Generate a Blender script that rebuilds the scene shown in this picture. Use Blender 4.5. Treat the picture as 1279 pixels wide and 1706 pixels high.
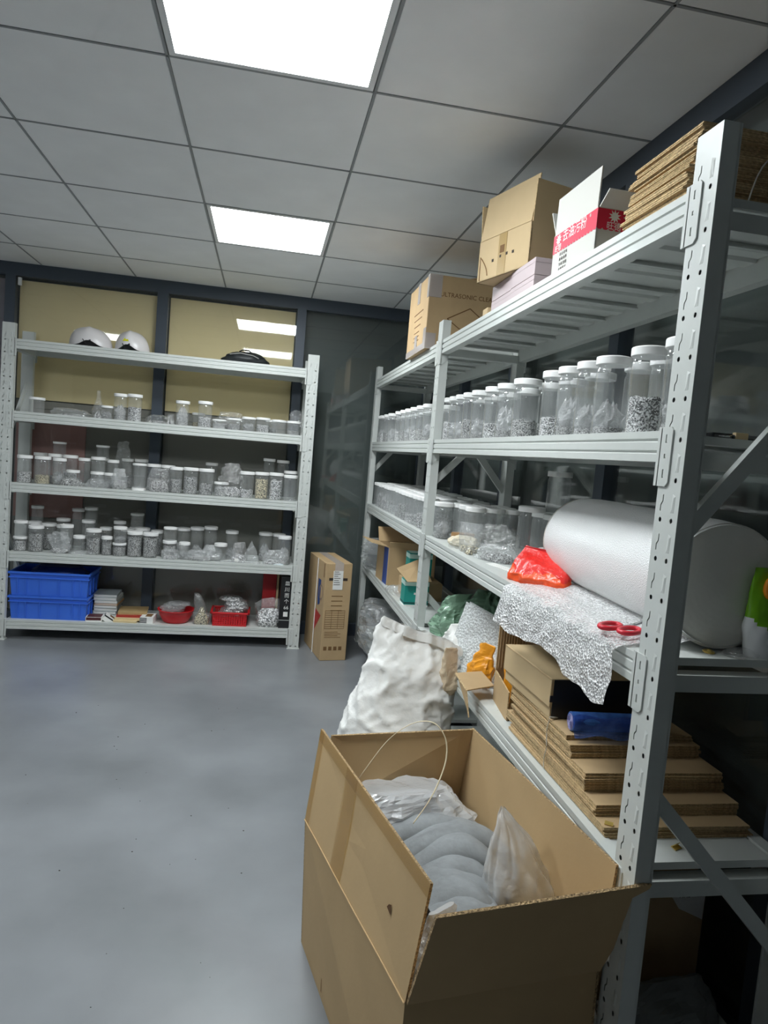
import bpy, bmesh, math, random
from mathutils import Vector, Matrix, noise
for o in list(bpy.data.objects): bpy.data.objects.remove(o)
SC = bpy.context.scene
COL = SC.collection

# ---------------------------------------------------------------- camera
FPX, YAW, PITCH, ROLL, CH = 1135.9, 0.178, -0.0815, 0.0829, 1.3703
_f = Vector((math.sin(YAW)*math.cos(PITCH), math.cos(YAW)*math.cos(PITCH), math.sin(PITCH)))
_r0 = Vector((math.cos(YAW), -math.sin(YAW), 0)); _u0 = _r0.cross(_f)
_r = _r0*math.cos(ROLL) + _u0*math.sin(ROLL); _u = -_r0*math.sin(ROLL) + _u0*math.cos(ROLL)
cd = bpy.data.cameras.new('camera'); cam = bpy.data.objects.new('camera', cd); COL.objects.link(cam)
cd.sensor_fit = 'VERTICAL'; cd.sensor_height = 36.0; cd.lens = 36.0*FPX/1706.0; cd.clip_start = .02
cam.matrix_world = Matrix(((_r.x, _u.x, -_f.x, 0), (_r.y, _u.y, -_f.y, 0), (_r.z, _u.z, -_f.z, CH), (0, 0, 0, 1)))
SC.camera = cam
CAM = Vector((0, 0, CH))
def ray(u, v): return _f + _r*((u-639.5)/FPX) + _u*((853-v)/FPX)
def atz(u, v, z): d = ray(u, v); return CAM + d*((z-CH)/d.z)
def aty(u, v, y): d = ray(u, v); return CAM + d*(y/d.y)
def atx(u, v, x): d = ray(u, v); return CAM + d*(x/d.x)

# ---------------------------------------------------------------- world, exposure
w = bpy.data.worlds.new('world'); SC.world = w; w.use_nodes = True
w.node_tree.nodes['Background'].inputs[0].default_value = (0, 0, 0, 1)
w.node_tree.nodes['Background'].inputs[1].default_value = 0
SC.view_settings.view_transform = 'Standard'; SC.view_settings.look = 'None'
SC.view_settings.gamma = 1; SC.view_settings.use_curve_mapping = False
SC.view_settings.exposure = 0.0
LIGHT = 32.0                       # strength of each ceiling light panel
try:
    SC.cycles.transparent_max_bounces = 40
except Exception: pass

# ---------------------------------------------------------------- materials
MATS = {}
def srgb(r, g, b):
    f = lambda c: (c/255/12.92 if c/255 <= .04045 else ((c/255+.055)/1.055)**2.4)
    return (f(r), f(g), f(b), 1)
def M(name, col=None, rough=.5, metal=0., var=None, bump=None, spec=.5, var2=None):
    """procedural principled material; var=(scale, amount) colour noise, bump=(scale, strength[, kind])"""
    if name in MATS: return MATS[name]
    m = bpy.data.materials.new(name); m.use_nodes = True; MATS[name] = m
    nt = m.node_tree; N = nt.nodes; L = nt.links; b = N['Principled BSDF']
    b.inputs['Base Color'].default_value = col; b.inputs['Roughness'].default_value = rough
    b.inputs['Metallic'].default_value = metal; b.inputs['Specular IOR Level'].default_value = spec
    tc = N.new('ShaderNodeTexCoord')
    if var:
        nz = N.new('ShaderNodeTexNoise'); nz.inputs['Scale'].default_value = var[0]; nz.inputs['Detail'].default_value = 5
        L.new(tc.outputs['Object'], nz.inputs['Vector'])
        if len(var) > 2:
            mp = N.new('ShaderNodeMapping'); mp.inputs['Scale'].default_value = var[2]
            L.new(tc.outputs['Object'], mp.inputs['Vector']); L.new(mp.outputs['Vector'], nz.inputs['Vector'])
        mr = N.new('ShaderNodeMapRange'); mr.inputs[1].default_value = .3; mr.inputs[2].default_value = .7
        mr.inputs[3].default_value = 1-var[1]; mr.inputs[4].default_value = 1+var[1]
        L.new(nz.outputs['Fac'], mr.inputs[0])
        mx = N.new('ShaderNodeMix'); mx.data_type = 'RGBA'; mx.blend_type = 'MULTIPLY'; mx.inputs[0].default_value = 1
        mx.inputs[6].default_value = col; L.new(mr.outputs[0], mx.inputs[7]); L.new(mx.outputs[2], b.inputs['Base Color'])
    if bump:
        k = bump[2] if len(bump) > 2 else 'noise'
        if k == 'vor':
            t = N.new('ShaderNodeTexVoronoi'); t.inputs['Scale'].default_value = bump[0]; out = t.outputs['Distance']
        elif k == 'wave':
            t = N.new('ShaderNodeTexWave'); t.inputs['Scale'].default_value = bump[0]; out = t.outputs['Fac']
            t.bands_direction = bump[3] if len(bump) > 3 else 'X'
        else:
            t = N.new('ShaderNodeTexNoise'); t.inputs['Scale'].default_value = bump[0]; t.inputs['Detail'].default_value = 4; out = t.outputs['Fac']
        L.new(tc.outputs['Object'], t.inputs['Vector'])
        bp = N.new('ShaderNodeBump'); bp.inputs['Strength'].default_value = bump[1]; bp.inputs['Distance'].default_value = .01
        L.new(out, bp.inputs['Height']); L.new(bp.outputs['Normal'], b.inputs['Normal'])
    return m
def clear(name, tint=(1, 1, 1, 1), haze=.06, rough=.06, gloss=1.0, ior=1.45, hazecol=(.8, .82, .82, 1), bump=None, cells=None):
    """thin clear sheet (glass pane, plastic jar, plastic bag): transparent + fresnel gloss + a little haze"""
    if name in MATS: return MATS[name]
    m = bpy.data.materials.new(name); m.use_nodes = True; MATS[name] = m
    nt = m.node_tree; N = nt.nodes; L = nt.links; N.remove(N['Principled BSDF'])
    out = N['Material Output']
    tr = N.new('ShaderNodeBsdfTransparent'); tr.inputs[0].default_value = tint
    gl = N.new('ShaderNodeBsdfGlossy'); gl.inputs['Roughness'].default_value = rough; gl.inputs[0].default_value = (gloss, gloss, gloss, 1)
    df = N.new('ShaderNodeBsdfDiffuse'); df.inputs[0].default_value = hazecol
    fr = N.new('ShaderNodeFresnel'); ge = N.new('ShaderNodeNewGeometry'); fi = N.new('ShaderNodeMapRange')      # same reflectance on both faces of the thin sheet
    fi.inputs[3].default_value = ior; fi.inputs[4].default_value = 1/ior; L.new(ge.outputs['Backfacing'], fi.inputs[0]); L.new(fi.outputs[0], fr.inputs['IOR'])
    m1 = N.new('ShaderNodeMixShader'); m1.inputs[0].default_value = haze
    L.new(tr.outputs[0], m1.inputs[1]); L.new(df.outputs[0], m1.inputs[2])
    m2 = N.new('ShaderNodeMixShader'); L.new(fr.outputs[0], m2.inputs[0])
    L.new(m1.outputs[0], m2.inputs[1]); L.new(gl.outputs[0], m2.inputs[2]); L.new(m2.outputs[0], out.inputs[0])
    if cells:      # bubble pattern: clear domes, whiter welded rims; cells=(scale, haze of domes, haze of rims)
        tc = N.new('ShaderNodeTexCoord'); vo = N.new('ShaderNodeTexVoronoi'); vo.inputs['Scale'].default_value = cells[0]; L.new(tc.outputs['Object'], vo.inputs['Vector'])
        mr = N.new('ShaderNodeMapRange'); mr.inputs[1].default_value = .25; mr.inputs[2].default_value = .6; mr.inputs[3].default_value = cells[1]; mr.inputs[4].default_value = cells[2]
        L.new(vo.outputs['Distance'], mr.inputs[0]); L.new(mr.outputs[0], m1.inputs[0])
    if bump:
        tc = N.new('ShaderNodeTexCoord')
        if len(bump) > 2 and bump[2] == 'vor':
            t = N.new('ShaderNodeTexVoronoi'); t.inputs['Scale'].default_value = bump[0]; o = t.outputs['Distance']
        else:
            t = N.new('ShaderNodeTexNoise'); t.inputs['Scale'].default_value = bump[0]; t.inputs['Detail'].default_value = 4; o = t.outputs['Fac']
        L.new(tc.outputs['Object'], t.inputs['Vector'])
        bp = N.new('ShaderNodeBump'); bp.inputs['Strength'].default_value = bump[1]; bp.inputs['Distance'].default_value = .01
        L.new(o, bp.inputs['Height'])
        for n in (gl, df, fr): L.new(bp.outputs['Normal'], n.inputs['Normal'])
    return m
def speckle(name, dark, light, scale=300, metal=.6, rough=.35):
    """heap of tiny metal pieces: voronoi cells from dark to light with relief"""
    if name in MATS: return MATS[name]
    m = bpy.data.materials.new(name); m.use_nodes = True; MATS[name] = m
    nt = m.node_tree; N = nt.nodes; L = nt.links; b = N['Principled BSDF']
    tc = N.new('ShaderNodeTexCoord'); mp = N.new('ShaderNodeMapping'); L.new(tc.outputs['Object'], mp.inputs['Vector'])
    v = N.new('ShaderNodeTexVoronoi'); v.inputs['Scale'].default_value = scale; L.new(mp.outputs['Vector'], v.inputs['Vector'])
    cr = N.new('ShaderNodeValToRGB'); sp = N.new('ShaderNodeSeparateColor')
    cr.color_ramp.elements[0].color = dark; cr.color_ramp.elements[0].position = .3
    cr.color_ramp.elements[1].color = light; cr.color_ramp.elements[1].position = .72
    L.new(v.outputs['Color'], sp.inputs[0]); L.new(sp.outputs[0], cr.inputs[0]); L.new(cr.outputs[0], b.inputs['Base Color'])
    b.inputs['Metallic'].default_value = metal; b.inputs['Roughness'].default_value = rough
    bp = N.new('ShaderNodeBump'); bp.inputs['Strength'].default_value = .8; bp.inputs['Distance'].default_value = .004
    L.new(v.outputs['Distance'], bp.inputs['Height']); L.new(bp.outputs['Normal'], b.inputs['Normal'])
    return m
def emis(name, col, s):
    m = bpy.data.materials.new(name); m.use_nodes = True; N = m.node_tree.nodes; MATS[name] = m
    N.remove(N['Principled BSDF']); e = N.new('ShaderNodeEmission'); e.inputs[0].default_value = col; e.inputs[1].default_value = s
    m.node_tree.links.new(e.outputs[0], N['Material Output'].inputs[0]); return m

# ---------------------------------------------------------------- mesh helpers
class MB:
    def __init__(s): s.v = []; s.f = []; s.m = []
    def add(s, vs, fs, mi=0):
        o = len(s.v); s.v += [tuple(q) for q in vs]; s.f += [tuple(i+o for i in f) for f in fs]; s.m += [mi]*len(fs); return s
    def box(s, x0, x1, y0, y1, z0, z1, mi=0):
        return s.add([(x0,y0,z0),(x1,y0,z0),(x1,y1,z0),(x0,y1,z0),(x0,y0,z1),(x1,y0,z1),(x1,y1,z1),(x0,y1,z1)],
            [(0,3,2,1),(4,5,6,7),(0,1,5,4),(1,2,6,5),(2,3,7,6),(3,0,4,7)], mi)
    def cbox(s, x0, x1, y0, y1, z0, z1, c=.003, mi=0):
        """box with chamfered edges"""
        bm = bmesh.new(); bmesh.ops.create_cube(bm, size=1)
        for v in bm.verts: v.co = ((x0+x1)/2+v.co.x*(x1-x0), (y0+y1)/2+v.co.y*(y1-y0), (z0+z1)/2+v.co.z*(z1-z0))
        bmesh.ops.bevel(bm, geom=bm.edges[:], offset=c, segments=2, profile=.5, affect='EDGES')
        bm.verts.index_update(); s.add([v.co[:] for v in bm.verts], [[v.index for v in f.verts] for f in bm.faces], mi); bm.free(); return s
    def board(s, a, b, c, d, t, mi=0, me=None):
        """thick sheet: quad a b c d, thickness t towards its normal; rim faces get material me"""
        P = [Vector(q) for q in (a, b, c, d)]; n = (P[1]-P[0]).cross(P[3]-P[0]).normalized()*t
        me = mi if me is None else me
        vs = P+[q+n for q in P]
        s.add(vs, [(3,2,1,0),(4,5,6,7)], mi); o = len(s.v)-8
        for f in ((0,1,5,4),(1,2,6,5),(2,3,7,6),(3,0,4,7)): s.f.append(tuple(i+o for i in f)); s.m.append(me)
        return s
    def plate(s, poly, holes, y0, y1, mi=0):
        """flat plate in x-z with real punched holes, face at y0, rim and hole walls back to y1"""
        bm = bmesh.new(); E = []
        for pts in [poly]+holes:
            vs = [bm.verts.new((x, y0, z)) for x, z in pts]; E += [bm.edges.new((vs[i], vs[(i+1) % len(vs)])) for i in range(len(vs))]
            n = len(pts); s.add([(x, y0, z) for x, z in pts]+[(x, y1, z) for x, z in pts], [(i, (i+1) % n, n+(i+1) % n, n+i) for i in range(n)], mi)
        bmesh.ops.triangle_fill(bm, use_beauty=True, edges=E); bm.verts.index_update()
        s.add([v.co[:] for v in bm.verts], [[v.index for v in f.verts] for f in bm.faces], mi); bm.free(); return s
    def prism(s, poly, axis, a, b, mi=0):
        """polygon in the two other axes extruded along axis 'x','y' or 'z' from a to b"""
        n = len(poly)
        def P(p, t): return {'x': (t, p[0], p[1]), 'y': (p[0], t, p[1]), 'z': (p[0], p[1], t)}[axis]
        vs = [P(p, a) for p in poly]+[P(p, b) for p in poly]
        return s.add(vs, [tuple(range(n))[::-1], tuple(range(n, 2*n))]+[(i, (i+1) % n, n+(i+1) % n, n+i) for i in range(n)], mi)
    def lathe(s, prof, n=20, c=(0, 0, 0), mi=0, cap=True):
        vs = []; fs = []
        for r, z in prof:
            for i in range(n): a = 2*math.pi*i/n; vs.append((c[0]+r*math.cos(a), c[1]+r*math.sin(a), c[2]+z))
        for k in range(len(prof)-1):
            for i in range(n): j = (i+1) % n; fs.append((k*n+i, k*n+j, (k+1)*n+j, (k+1)*n+i))
        if cap:
            if prof[0][0] > 1e-6: fs.append(tuple(range(n))[::-1])
            if prof[-1][0] > 1e-6: q = (len(prof)-1)*n; fs.append(tuple(range(q, q+n)))
        return s.add(vs, fs, mi)
    def tube(s, pts, r, n=8, mi=0, flat=1.0, closed=False):
        pts = [Vector(q) for q in pts]; vs = []; fs = []; K = len(pts)
        up = Vector((0, 0, 1))
        for k, q in enumerate(pts):
            t = (pts[min(k+1, K-1)]-pts[max(k-1, 0)]).normalized() if not closed else (pts[(k+1) % K]-pts[k-1]).normalized()
            a = t.cross(up)
            if a.length < 1e-3: a = t.cross(Vector((0, 1, 0)))
            a.normalize(); b = a.cross(t)
            rr = r[k] if isinstance(r, (list, tuple)) else r
            for i in range(n): an = 2*math.pi*i/n; vs.append(q+a*rr*math.cos(an)+b*rr*flat*math.sin(an))
        for k in range(K if closed else K-1):
            for i in range(n):
                j = (i+1) % n; k2 = (k+1) % K
                fs.append((k*n+i, k*n+j, k2*n+j, k2*n+i))
        if not closed: fs += [tuple(range(n))[::-1], tuple(range((K-1)*n, K*n))]
        return s.add(vs, fs, mi)
    def grid(s, fn, nu, nv, mi=0, wrapu=False):
        vs = [fn(i/(nu if wrapu else nu-1), j/(nv-1)) for j in range(nv) for i in range(nu)]; fs = []
        for j in range(nv-1):
            for i in range(nu if wrapu else nu-1):
                i2 = (i+1) % nu; fs.append((j*nu+i, j*nu+i2, (j+1)*nu+i2, (j+1)*nu+i))
        return s.add(vs, fs, mi)
    def mesh(s, name, mats, smooth=False):
        me = bpy.data.meshes.new(name); me.from_pydata(s.v, [], s.f)
        for m in (mats if isinstance(mats, (list, tuple)) else [mats]): me.materials.append(m)
        me.polygons.foreach_set('material_index', s.m)
        if smooth: me.polygons.foreach_set('use_smooth', [True]*len(s.f))
        me.update(); return me
    def build(s, name, mats, parent=None, smooth=False, loc=None, rot=None):
        return link(name, s.mesh(name, mats, smooth), parent, loc, rot)
def link(name, me, parent=None, loc=None, rot=None, scale=None):
    o = bpy.data.objects.new(name, me); COL.objects.link(o)
    if parent: o.parent = parent
    if loc: o.location = loc
    if rot: o.rotation_euler = rot
    if scale: o.scale = scale
    return o
def tag(o, label=None, cat=None, group=None, kind=None):
    if label: o['label'] = label
    if cat: o['category'] = cat
    if group: o['group'] = group
    if kind: o['kind'] = kind
    return o
def thing(name, label, cat, loc=(0, 0, 0), rz=0., group=None, rot=None):
    o = bpy.data.objects.new(name, None); COL.objects.link(o); o.empty_display_size = .05
    o.location = loc; o.rotation_euler = rot if rot else (0, 0, rz)
    return tag(o, label, cat, group)
def struct(name, mb, mat, parent=None, smooth=False):
    o = mb.build(name, mat, parent, smooth)
    if not parent: o['kind'] = 'structure'
    return o
def fbm(p, s, seed=0., oct=3):
    v = 0; a = 1
    q = Vector(p)*s+Vector((seed*7.3, seed*3.1, seed*5.7))
    for _ in range(oct): v += a*noise.noise(q); q = q*2.1; a *= .5
    return v
def text(s_, size, mat, parent, mw, name='lettering', ext=.0002, align='CENTER'):
    """flat print: text turned into a mesh, placed by matrix mw (local x right, y up, z out of the surface)"""
    c = bpy.data.curves.new('t', 'FONT'); c.body = s_; c.size = size; c.extrude = ext; c.align_x = align; c.align_y = 'CENTER'; c.resolution_u = 2
    o = bpy.data.objects.new('t', c); COL.objects.link(o); bpy.context.view_layer.update()
    me = bpy.data.meshes.new_from_object(o.evaluated_get(bpy.context.evaluated_depsgraph_get()))
    bpy.data.objects.remove(o); bpy.data.curves.remove(c)
    me.materials.clear(); me.materials.append(mat); me.transform(mw)
    return link(name, me, parent)
def frame(o, x, y):
    """matrix with origin o, local x along x, local y along y"""
    x = Vector(x).normalized(); y = Vector(y); z = x.cross(y).normalized(); y = z.cross(x)
    return Matrix(((x.x, y.x, z.x, o[0]), (x.y, y.y, z.y, o[1]), (x.z, y.z, z.z, o[2]), (0, 0, 0, 1)))
# ================================================================ the room
XW, YW, HC = 1.152, 5.014, 2.4486          # right wall, back wall, ceiling
X0, YB = -3.35, -2.675                      # far left, behind the camera
m_floor = M('floor epoxy', (.225, .238, .252, 1), .33, var=(1.6, .25), bump=(9, .04))
m_tile = M('ceiling tile', srgb(245, 246, 246), .75, var=(5, .03))
m_grid = M('ceiling grid', srgb(150, 153, 154), .5)
m_gap = M('ceiling plenum', srgb(170, 172, 172), .9)
m_frame = M('dark aluminium', srgb(70, 79, 90), .45, metal=.1)
m_dark = M('dark backing', srgb(78, 86, 84), .6)
m_tan = M('tan backing board', srgb(244, 222, 172), .75, var=(3, .03))
m_brown = M('brown backing board', srgb(142, 137, 130), .7, var=(3, .03))
m_pink = M('dull red board', srgb(180, 134, 128), .7, var=(4, .15))
m_glass = clear('partition glass', (.95, .965, .96, 1), .01, .03)
m_wall = M('pale wall panel', srgb(205, 208, 208), .6)
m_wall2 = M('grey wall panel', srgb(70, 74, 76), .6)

struct('floor', MB().box(X0-.1, XW+.4, YB-.1, YW+.4, -.05, 0), m_floor)
# ceiling: plenum sheet, T-bars, tiles
ceil = struct('ceiling', MB().box(X0-.1, XW+.4, YB-.1, YW+.4, HC+.04, HC+.06), m_gap)
GX, GY, GS = -1.55, 1.525, .6
xs = [GX+GS*i for i in range(-3, 5)]+[XW+.06]; ys = [GY+GS*j for j in range(-7, 6)]+[YW+.06]
LIGHTS = [(-.35, 1.525), (-.35, 3.325), (-2.15, 1.525)]
tb = MB()
for x in xs[:-1]: tb.box(x-.004, x+.004, YB-.1, YW+.06, HC-.001, HC+.02)
for y in ys[:-1]: tb.box(X0-.1, XW+.06, y-.004, y+.004, HC-.001, HC+.019)
tb.build('grid_bars', m_grid, ceil)
tiles = {}
for i in range(len(xs)-1):
    for j in range(len(ys)-1):
        if any(abs(xs[i]-a) < .01 and abs(ys[j]-b) < .01 for a, b in LIGHTS): continue
        wx, wy = xs[i+1]-xs[i], ys[j+1]-ys[j]; k = (round(wx, 3), round(wy, 3))
        if k not in tiles: tiles[k] = MB().cbox(.0048, wx-.0048, .0048, wy-.0048, 0, .012, .0015).mesh('ceiling_tile', m_tile)
        link('ceiling_tile', tiles[k], ceil, (xs[i], ys[j], HC+.001))
# light panels
m_diff = emis('light diffuser', (.92, .975, 1.0, 1), LIGHT)
m_lfr = M('white enamel frame', srgb(235, 236, 236), .4)
for k, (x, y) in enumerate(LIGHTS):
    off = '_offscreen' if k == 2 else ''      # the third panel stands left of the frame; the photo shows it mirrored in the glass between the helmets
    t = thing('ceiling_light'+off, ['square white ceiling light panel over the open carton', 'square white ceiling light panel nearer the helmet rack', 'square white ceiling light panel mirrored between the helmets', 'square white ceiling light panel beyond the helmet rack end'][k], 'ceiling light', (x, y, HC-.002), 0, 'ceiling light panels')
    f = MB()
    for a in ((.008, .592, .008, .026), (.008, .592, .574, .592), (.008, .026, .026, .574), (.574, .592, .026, .574)): f.box(*a, 0, .03)
    f.build('frame', m_lfr, t); MB().box(.026, .574, .026, .574, .004, .012).build('diffuser'+off, m_diff, t)

# back wall: aluminium partition with panes, boards behind
wb = struct('wall_back', MB().box(X0-.1, XW+.4, YW+.11, YW+.14, 0, HC+.05), m_dark)
fr = MB().box(X0, XW+.02, YW, YW+.05, HC-.085, HC+.01); fr.build('top_rail', m_frame, wb)
MB().box(X0, XW+.02, YW, YW+.05, 0, .09).build('bottom_rail', m_frame, wb)
MULB = [(-1.772, -1.708), (-.802, -.73), (.158, .222), (XW-.03, XW+.03), (-2.72, -2.655)]
for a, b in MULB: MB().box(a, b, YW-.004, YW+.052, .09, HC-.085).build('mullion', m_frame, wb)
for a, b in ((-2.655, -1.772), (-1.708, -.802), (-.73, .158), (.222, XW-.03)):
    MB().box(a-.005, b+.005, YW+.022, YW+.028, .08, HC-.08).build('glass_pane', m_glass, wb)
for a, b in ((-1.70, -.81), (-.722, .15)):
    MB().cbox(a, b, YW+.06, YW+.075, 1.56, HC-.10, .002).build('tan_board', m_tan, wb)
    MB().cbox(a, b, YW+.064, YW+.078, 1.50, 1.553, .002).build('brown_strip', m_brown, wb)
    MB().box(a, b, YW+.07, YW+.08, .09, 1.497).build('lower_board', m_brown, wb)
MB().box(-1.69, -1.24, YW+.055, YW+.068, .75, 1.46).build('red_board', m_pink, wb)
MB().box(-2.65, -1.78, YW+.07, YW+.08, .09, HC-.1).build('lilac_board', M('lilac board', srgb(150, 140, 150), .7), wb)
MB().cbox(-1.695, -1.675, YW-.003, YW+.02, HC-.145, HC-.095, .002).build('pale_clip', m_lfr, wb)
# right wall
wr = struct('wall_right', MB().box(XW+.11, XW+.14, YB, YW+.4, 0, HC+.05), m_dark)
MB().box(XW, XW+.05, YB, YW, HC-.085, HC+.01).build('top_rail', m_frame, wr)
MB().box(XW, XW+.05, YB, YW, 0, .09).build('bottom_rail', m_frame, wr)
MULR = [-1.9, -.85, .2, 1.25, 2.22, 3.22, 4.1]
for y in MULR: MB().box(XW-.003, XW+.052, y-.033, y+.033, .09, HC-.085).build('mullion', m_frame, wr)
for a, b in zip([YB]+MULR, MULR+[YW]):
    MB().box(XW+.022, XW+.028, a+.028, b-.028, .08, HC-.08).build('glass_pane', m_glass, wr)
# unseen sides of the room
struct('wall_left', MB().box(X0-.14, X0-.02, YB, YW+.1, 0, HC+.05), m_wall)
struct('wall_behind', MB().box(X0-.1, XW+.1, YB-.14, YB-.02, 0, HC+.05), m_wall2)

# ================================================================ the racks
m_rack = M('rack paint', srgb(203, 207, 203), .38, var=(30, .02))
m_deck = M('deck paint', srgb(203, 207, 203), .42, var=(8, .05))
UW, UD, UH = .074, .034, 2.0
def upright_mesh():
    p = .075; bm = bmesh.new()
    cols = (UW*.26, UW*.74)
    def loop(pts):
        vs = [bm.verts.new((x, 0, z)) for x, z in pts]
        return [bm.edges.new((vs[i], vs[(i+1) % len(vs)])) for i in range(len(vs))]
    E = loop([(0, 0), (UW, 0), (UW, p), (0, p)])
    for c in cols: E += loop([(c+.0048*math.cos(a*math.pi/4), .0195+.0048*math.sin(a*math.pi/4)) for a in range(8)])
    c = cols[0]
    E += loop([(c-.004, .036), (c-.0015, .036), (c-.0015, .047), (c+.004, .054), (c+.004, .067), (c+.0015, .067), (c+.0015, .055), (c-.004, .048)])
    bmesh.ops.triangle_fill(bm, use_beauty=True, edges=E)
    bmesh.ops.recalc_face_normals(bm, faces=bm.faces)
    if bm.faces[0].normal.y > 0: bmesh.ops.reverse_faces(bm, faces=bm.faces)
    bm.verts.index_update()
    cv = [v.co.copy() for v in bm.verts]; cf = [[v.index for v in f.verts] for f in bm.faces]; bm.free()
    mb = MB(); n = int(UH/p)
    for k in range(n):
        mb.add([(v.x, 0, v.z+k*p) for v in cv], cf)
        # pressed dimple of the other column
        c = cols[1]; z = k*p
        mb.add([(c-.006, 0, z+.034), (c+.006, 0, z+.034), (c+.007, 0, z+.066), (c-.004, 0, z+.07), (c+.001, -.0016, z+.042), (c+.003, -.0016, z+.062)],
               [(0, 1, 4), (1, 2, 5, 4), (2, 3, 5), (3, 0, 4, 5)])
    mb.add([(0, 0, n*p), (UW, 0, n*p), (UW, 0, UH), (0, 0, UH)], [(0, 1, 2, 3)])
    r = .004
    mb.add([(0, 0, 0), (0, UD, 0), (UW, UD, 0), (UW, 0, 0), (0, 0, UH), (0, UD, UH), (UW, UD, UH), (UW, 0, UH)],
           [(0, 4, 5, 1), (1, 5, 6, 2), (2, 6, 7, 3), (4, 7, 6, 5)])
    # lips along the back edge of each flange
    mb.box(0, .004, UD-.002, UD+.003, 0, UH); mb.box(UW-.004, UW, UD-.002, UD+.003, 0, UH)
    return mb.mesh('upright', m_rack)
UPR = upright_mesh()
BPROF = [(.002, 0), (.002, .015), (.006, .0175), (.006, .020), (.002, .0225), (.002, .038), (.006, .0405), (.006, .043), (.002, .0455), (.002, .060), (.034, .060), (.034, 0)]
PANELS = {}
def panel_mesh(wd, D):
    k = (round(wd, 3), round(D, 3))
    if k not in PANELS:
        mb = MB()
        mb.prism([(.001, 0), (wd-.001, 0), (wd-.001, -.016), (wd-.012, -.016), (wd-.012, -.013), (wd-.004, -.013), (wd-.004, -.003), (wd*.62, -.003), (wd*.60, -.011), (wd*.40, -.011), (wd*.38, -.003), (.004, -.003), (.004, -.013), (.012, -.013), (.012, -.016), (.001, -.016)][::-1], 'y', .036, D-.036)
        PANELS[k] = mb.mesh('shelf_panel', m_deck)
    return PANELS[k]
def rack(name, label, origin, rz, L, D, levels, start=True, end=True, braces=(), brmid=None):
    t = thing(name, label, 'shelving rack', origin, rz)
    fx = ([0.] if start else [])+([L-UW] if end else [])
    for x in fx:
        link('upright', UPR, t, (x, 0, 0)); link('upright', UPR, t, (x+UW, D, 0), (0, 0, math.pi))
        foot = MB().cbox(x-.006, x+UW+.006, -.006, UD+.01, -.0005, .006, .002); foot.build('foot_plate', m_rack, t)
        br = braces if x == 0 or brmid is None else brmid
        for ya, za, yb, zb in br:
            d = Vector((0, yb-ya, zb-za)); n = Vector((0, -d.z, d.y)).normalized()*.015
            a, b = Vector((x+UW*.40, ya, za)), Vector((x+UW*.40, yb, zb)); q = Vector((.016, 0, 0))
            MB().add([a-n, a+n, b+n, b-n, a-n+q, a+n+q, b+n+q, b-n+q], [(0,1,2,3),(7,6,5,4),(0,4,5,1),(1,5,6,2),(2,6,7,3),(3,7,4,0)]).build('brace', m_rack, t)
    xa, xb = (UW if start else 0.), (L-UW if end else L)
    for z in levels:
        for back in (0, 1):
            mb = MB()
            pr = [((D-y) if back else y, z-.06+h) for y, h in BPROF]
            mb.prism(pr if back else pr[::-1], 'x', xa, xb)
            bo = mb.build('beam', m_rack, t)
            for e, has in ((xa, start), (xb, end)):
                s = -1 if e == xa else 1
                c = MB(); y0_, y1_ = ((D, D+.0035) if back else (-.0035, 0))
                if has or e == xb:
                    xx = sorted((e-s*.012, e+s*.034)); zz = z+.006
                    pts = [(xx[0], zz-.108), (xx[0], zz), (xx[1], zz), (xx[1], zz-.108)]
                    o = [(xx[0], zz-.112), (xx[0], zz+.0), (xx[1]-.006, zz), (xx[1], zz-.006), (xx[1], zz-.104), (xx[1]-.008, zz-.112)] if s > 0 else [(xx[0]+.008, zz-.112), (xx[0], zz-.104), (xx[0], zz-.006), (xx[0]+.006, zz), (xx[1], zz), (xx[1], zz-.112)]
                    xm = e+s*.016
                    if back: c.prism(o, 'y', y0_, y1_)
                    else: c.plate(o, [[(xm-.003, zz-dz-hh), (xm+.003, zz-dz-hh), (xm+.003, zz-dz+hh), (xm-.003, zz-dz+hh)] for dz, hh in ((.022, .008), (.055, .004), (.088, .008))], y0_, y1_)
                    if has: c.prism([(y0_ if not back else D-UD, zz-.07), (y0_ if not back else D-UD, zz-.002), (UD if not back else y1_, zz-.002), (UD if not back else y1_, zz-.09)] if back else [(y0_, zz-.112), (y0_, zz-.002), (UD, zz-.002), (UD, zz-.085), (.012, zz-.112)], 'x', *sorted((e, e-s*.003)))
                    c.build('connector', m_rack, bo)
                    if not back:
                        for dz, hh in ((.022, .008), (.055, .004), (.088, .008)):
                            MB().box(xm-.0005, xm+.003, -.0026, -.0012, zz-dz-hh+.002, zz-dz+hh).build('tooth', m_rack, bo)
        for e in ([xa-.02] if start else [])+([xb-.02] if end else []):
            MB().box(e-.0, e+.035, .036, D-.036, z-.068, z-.034).build('side_rail', m_rack, t)
        n = max(1, round((xb-xa)/.205)); wd = (xb-xa)/n; me = panel_mesh(wd, D)
        for k in range(n): link('shelf_panel', me, t, (xa+k*wd, -.002, z-.003))
    return t
XB1, YBF = .3113, 4.6188; LB = 1.952
ZB = [.135, .574, 1.0146, 1.4615, 1.906]
XR, Y0, Y1, Y2 = .744, 1.1254, 3.033, 4.8525
ZR = [.125, .597, 1.0246, 1.463, 1.909]
rack_back = rack('steel_rack', 'pale grey steel shelving rack carrying the two helmets against the glass wall', (XB1-LB, YBF, 0), 0, LB, .388, ZB,
     braces=[(.03, 1.27, .36, 1.65), (.03, .75, .36, .42)])
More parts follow.
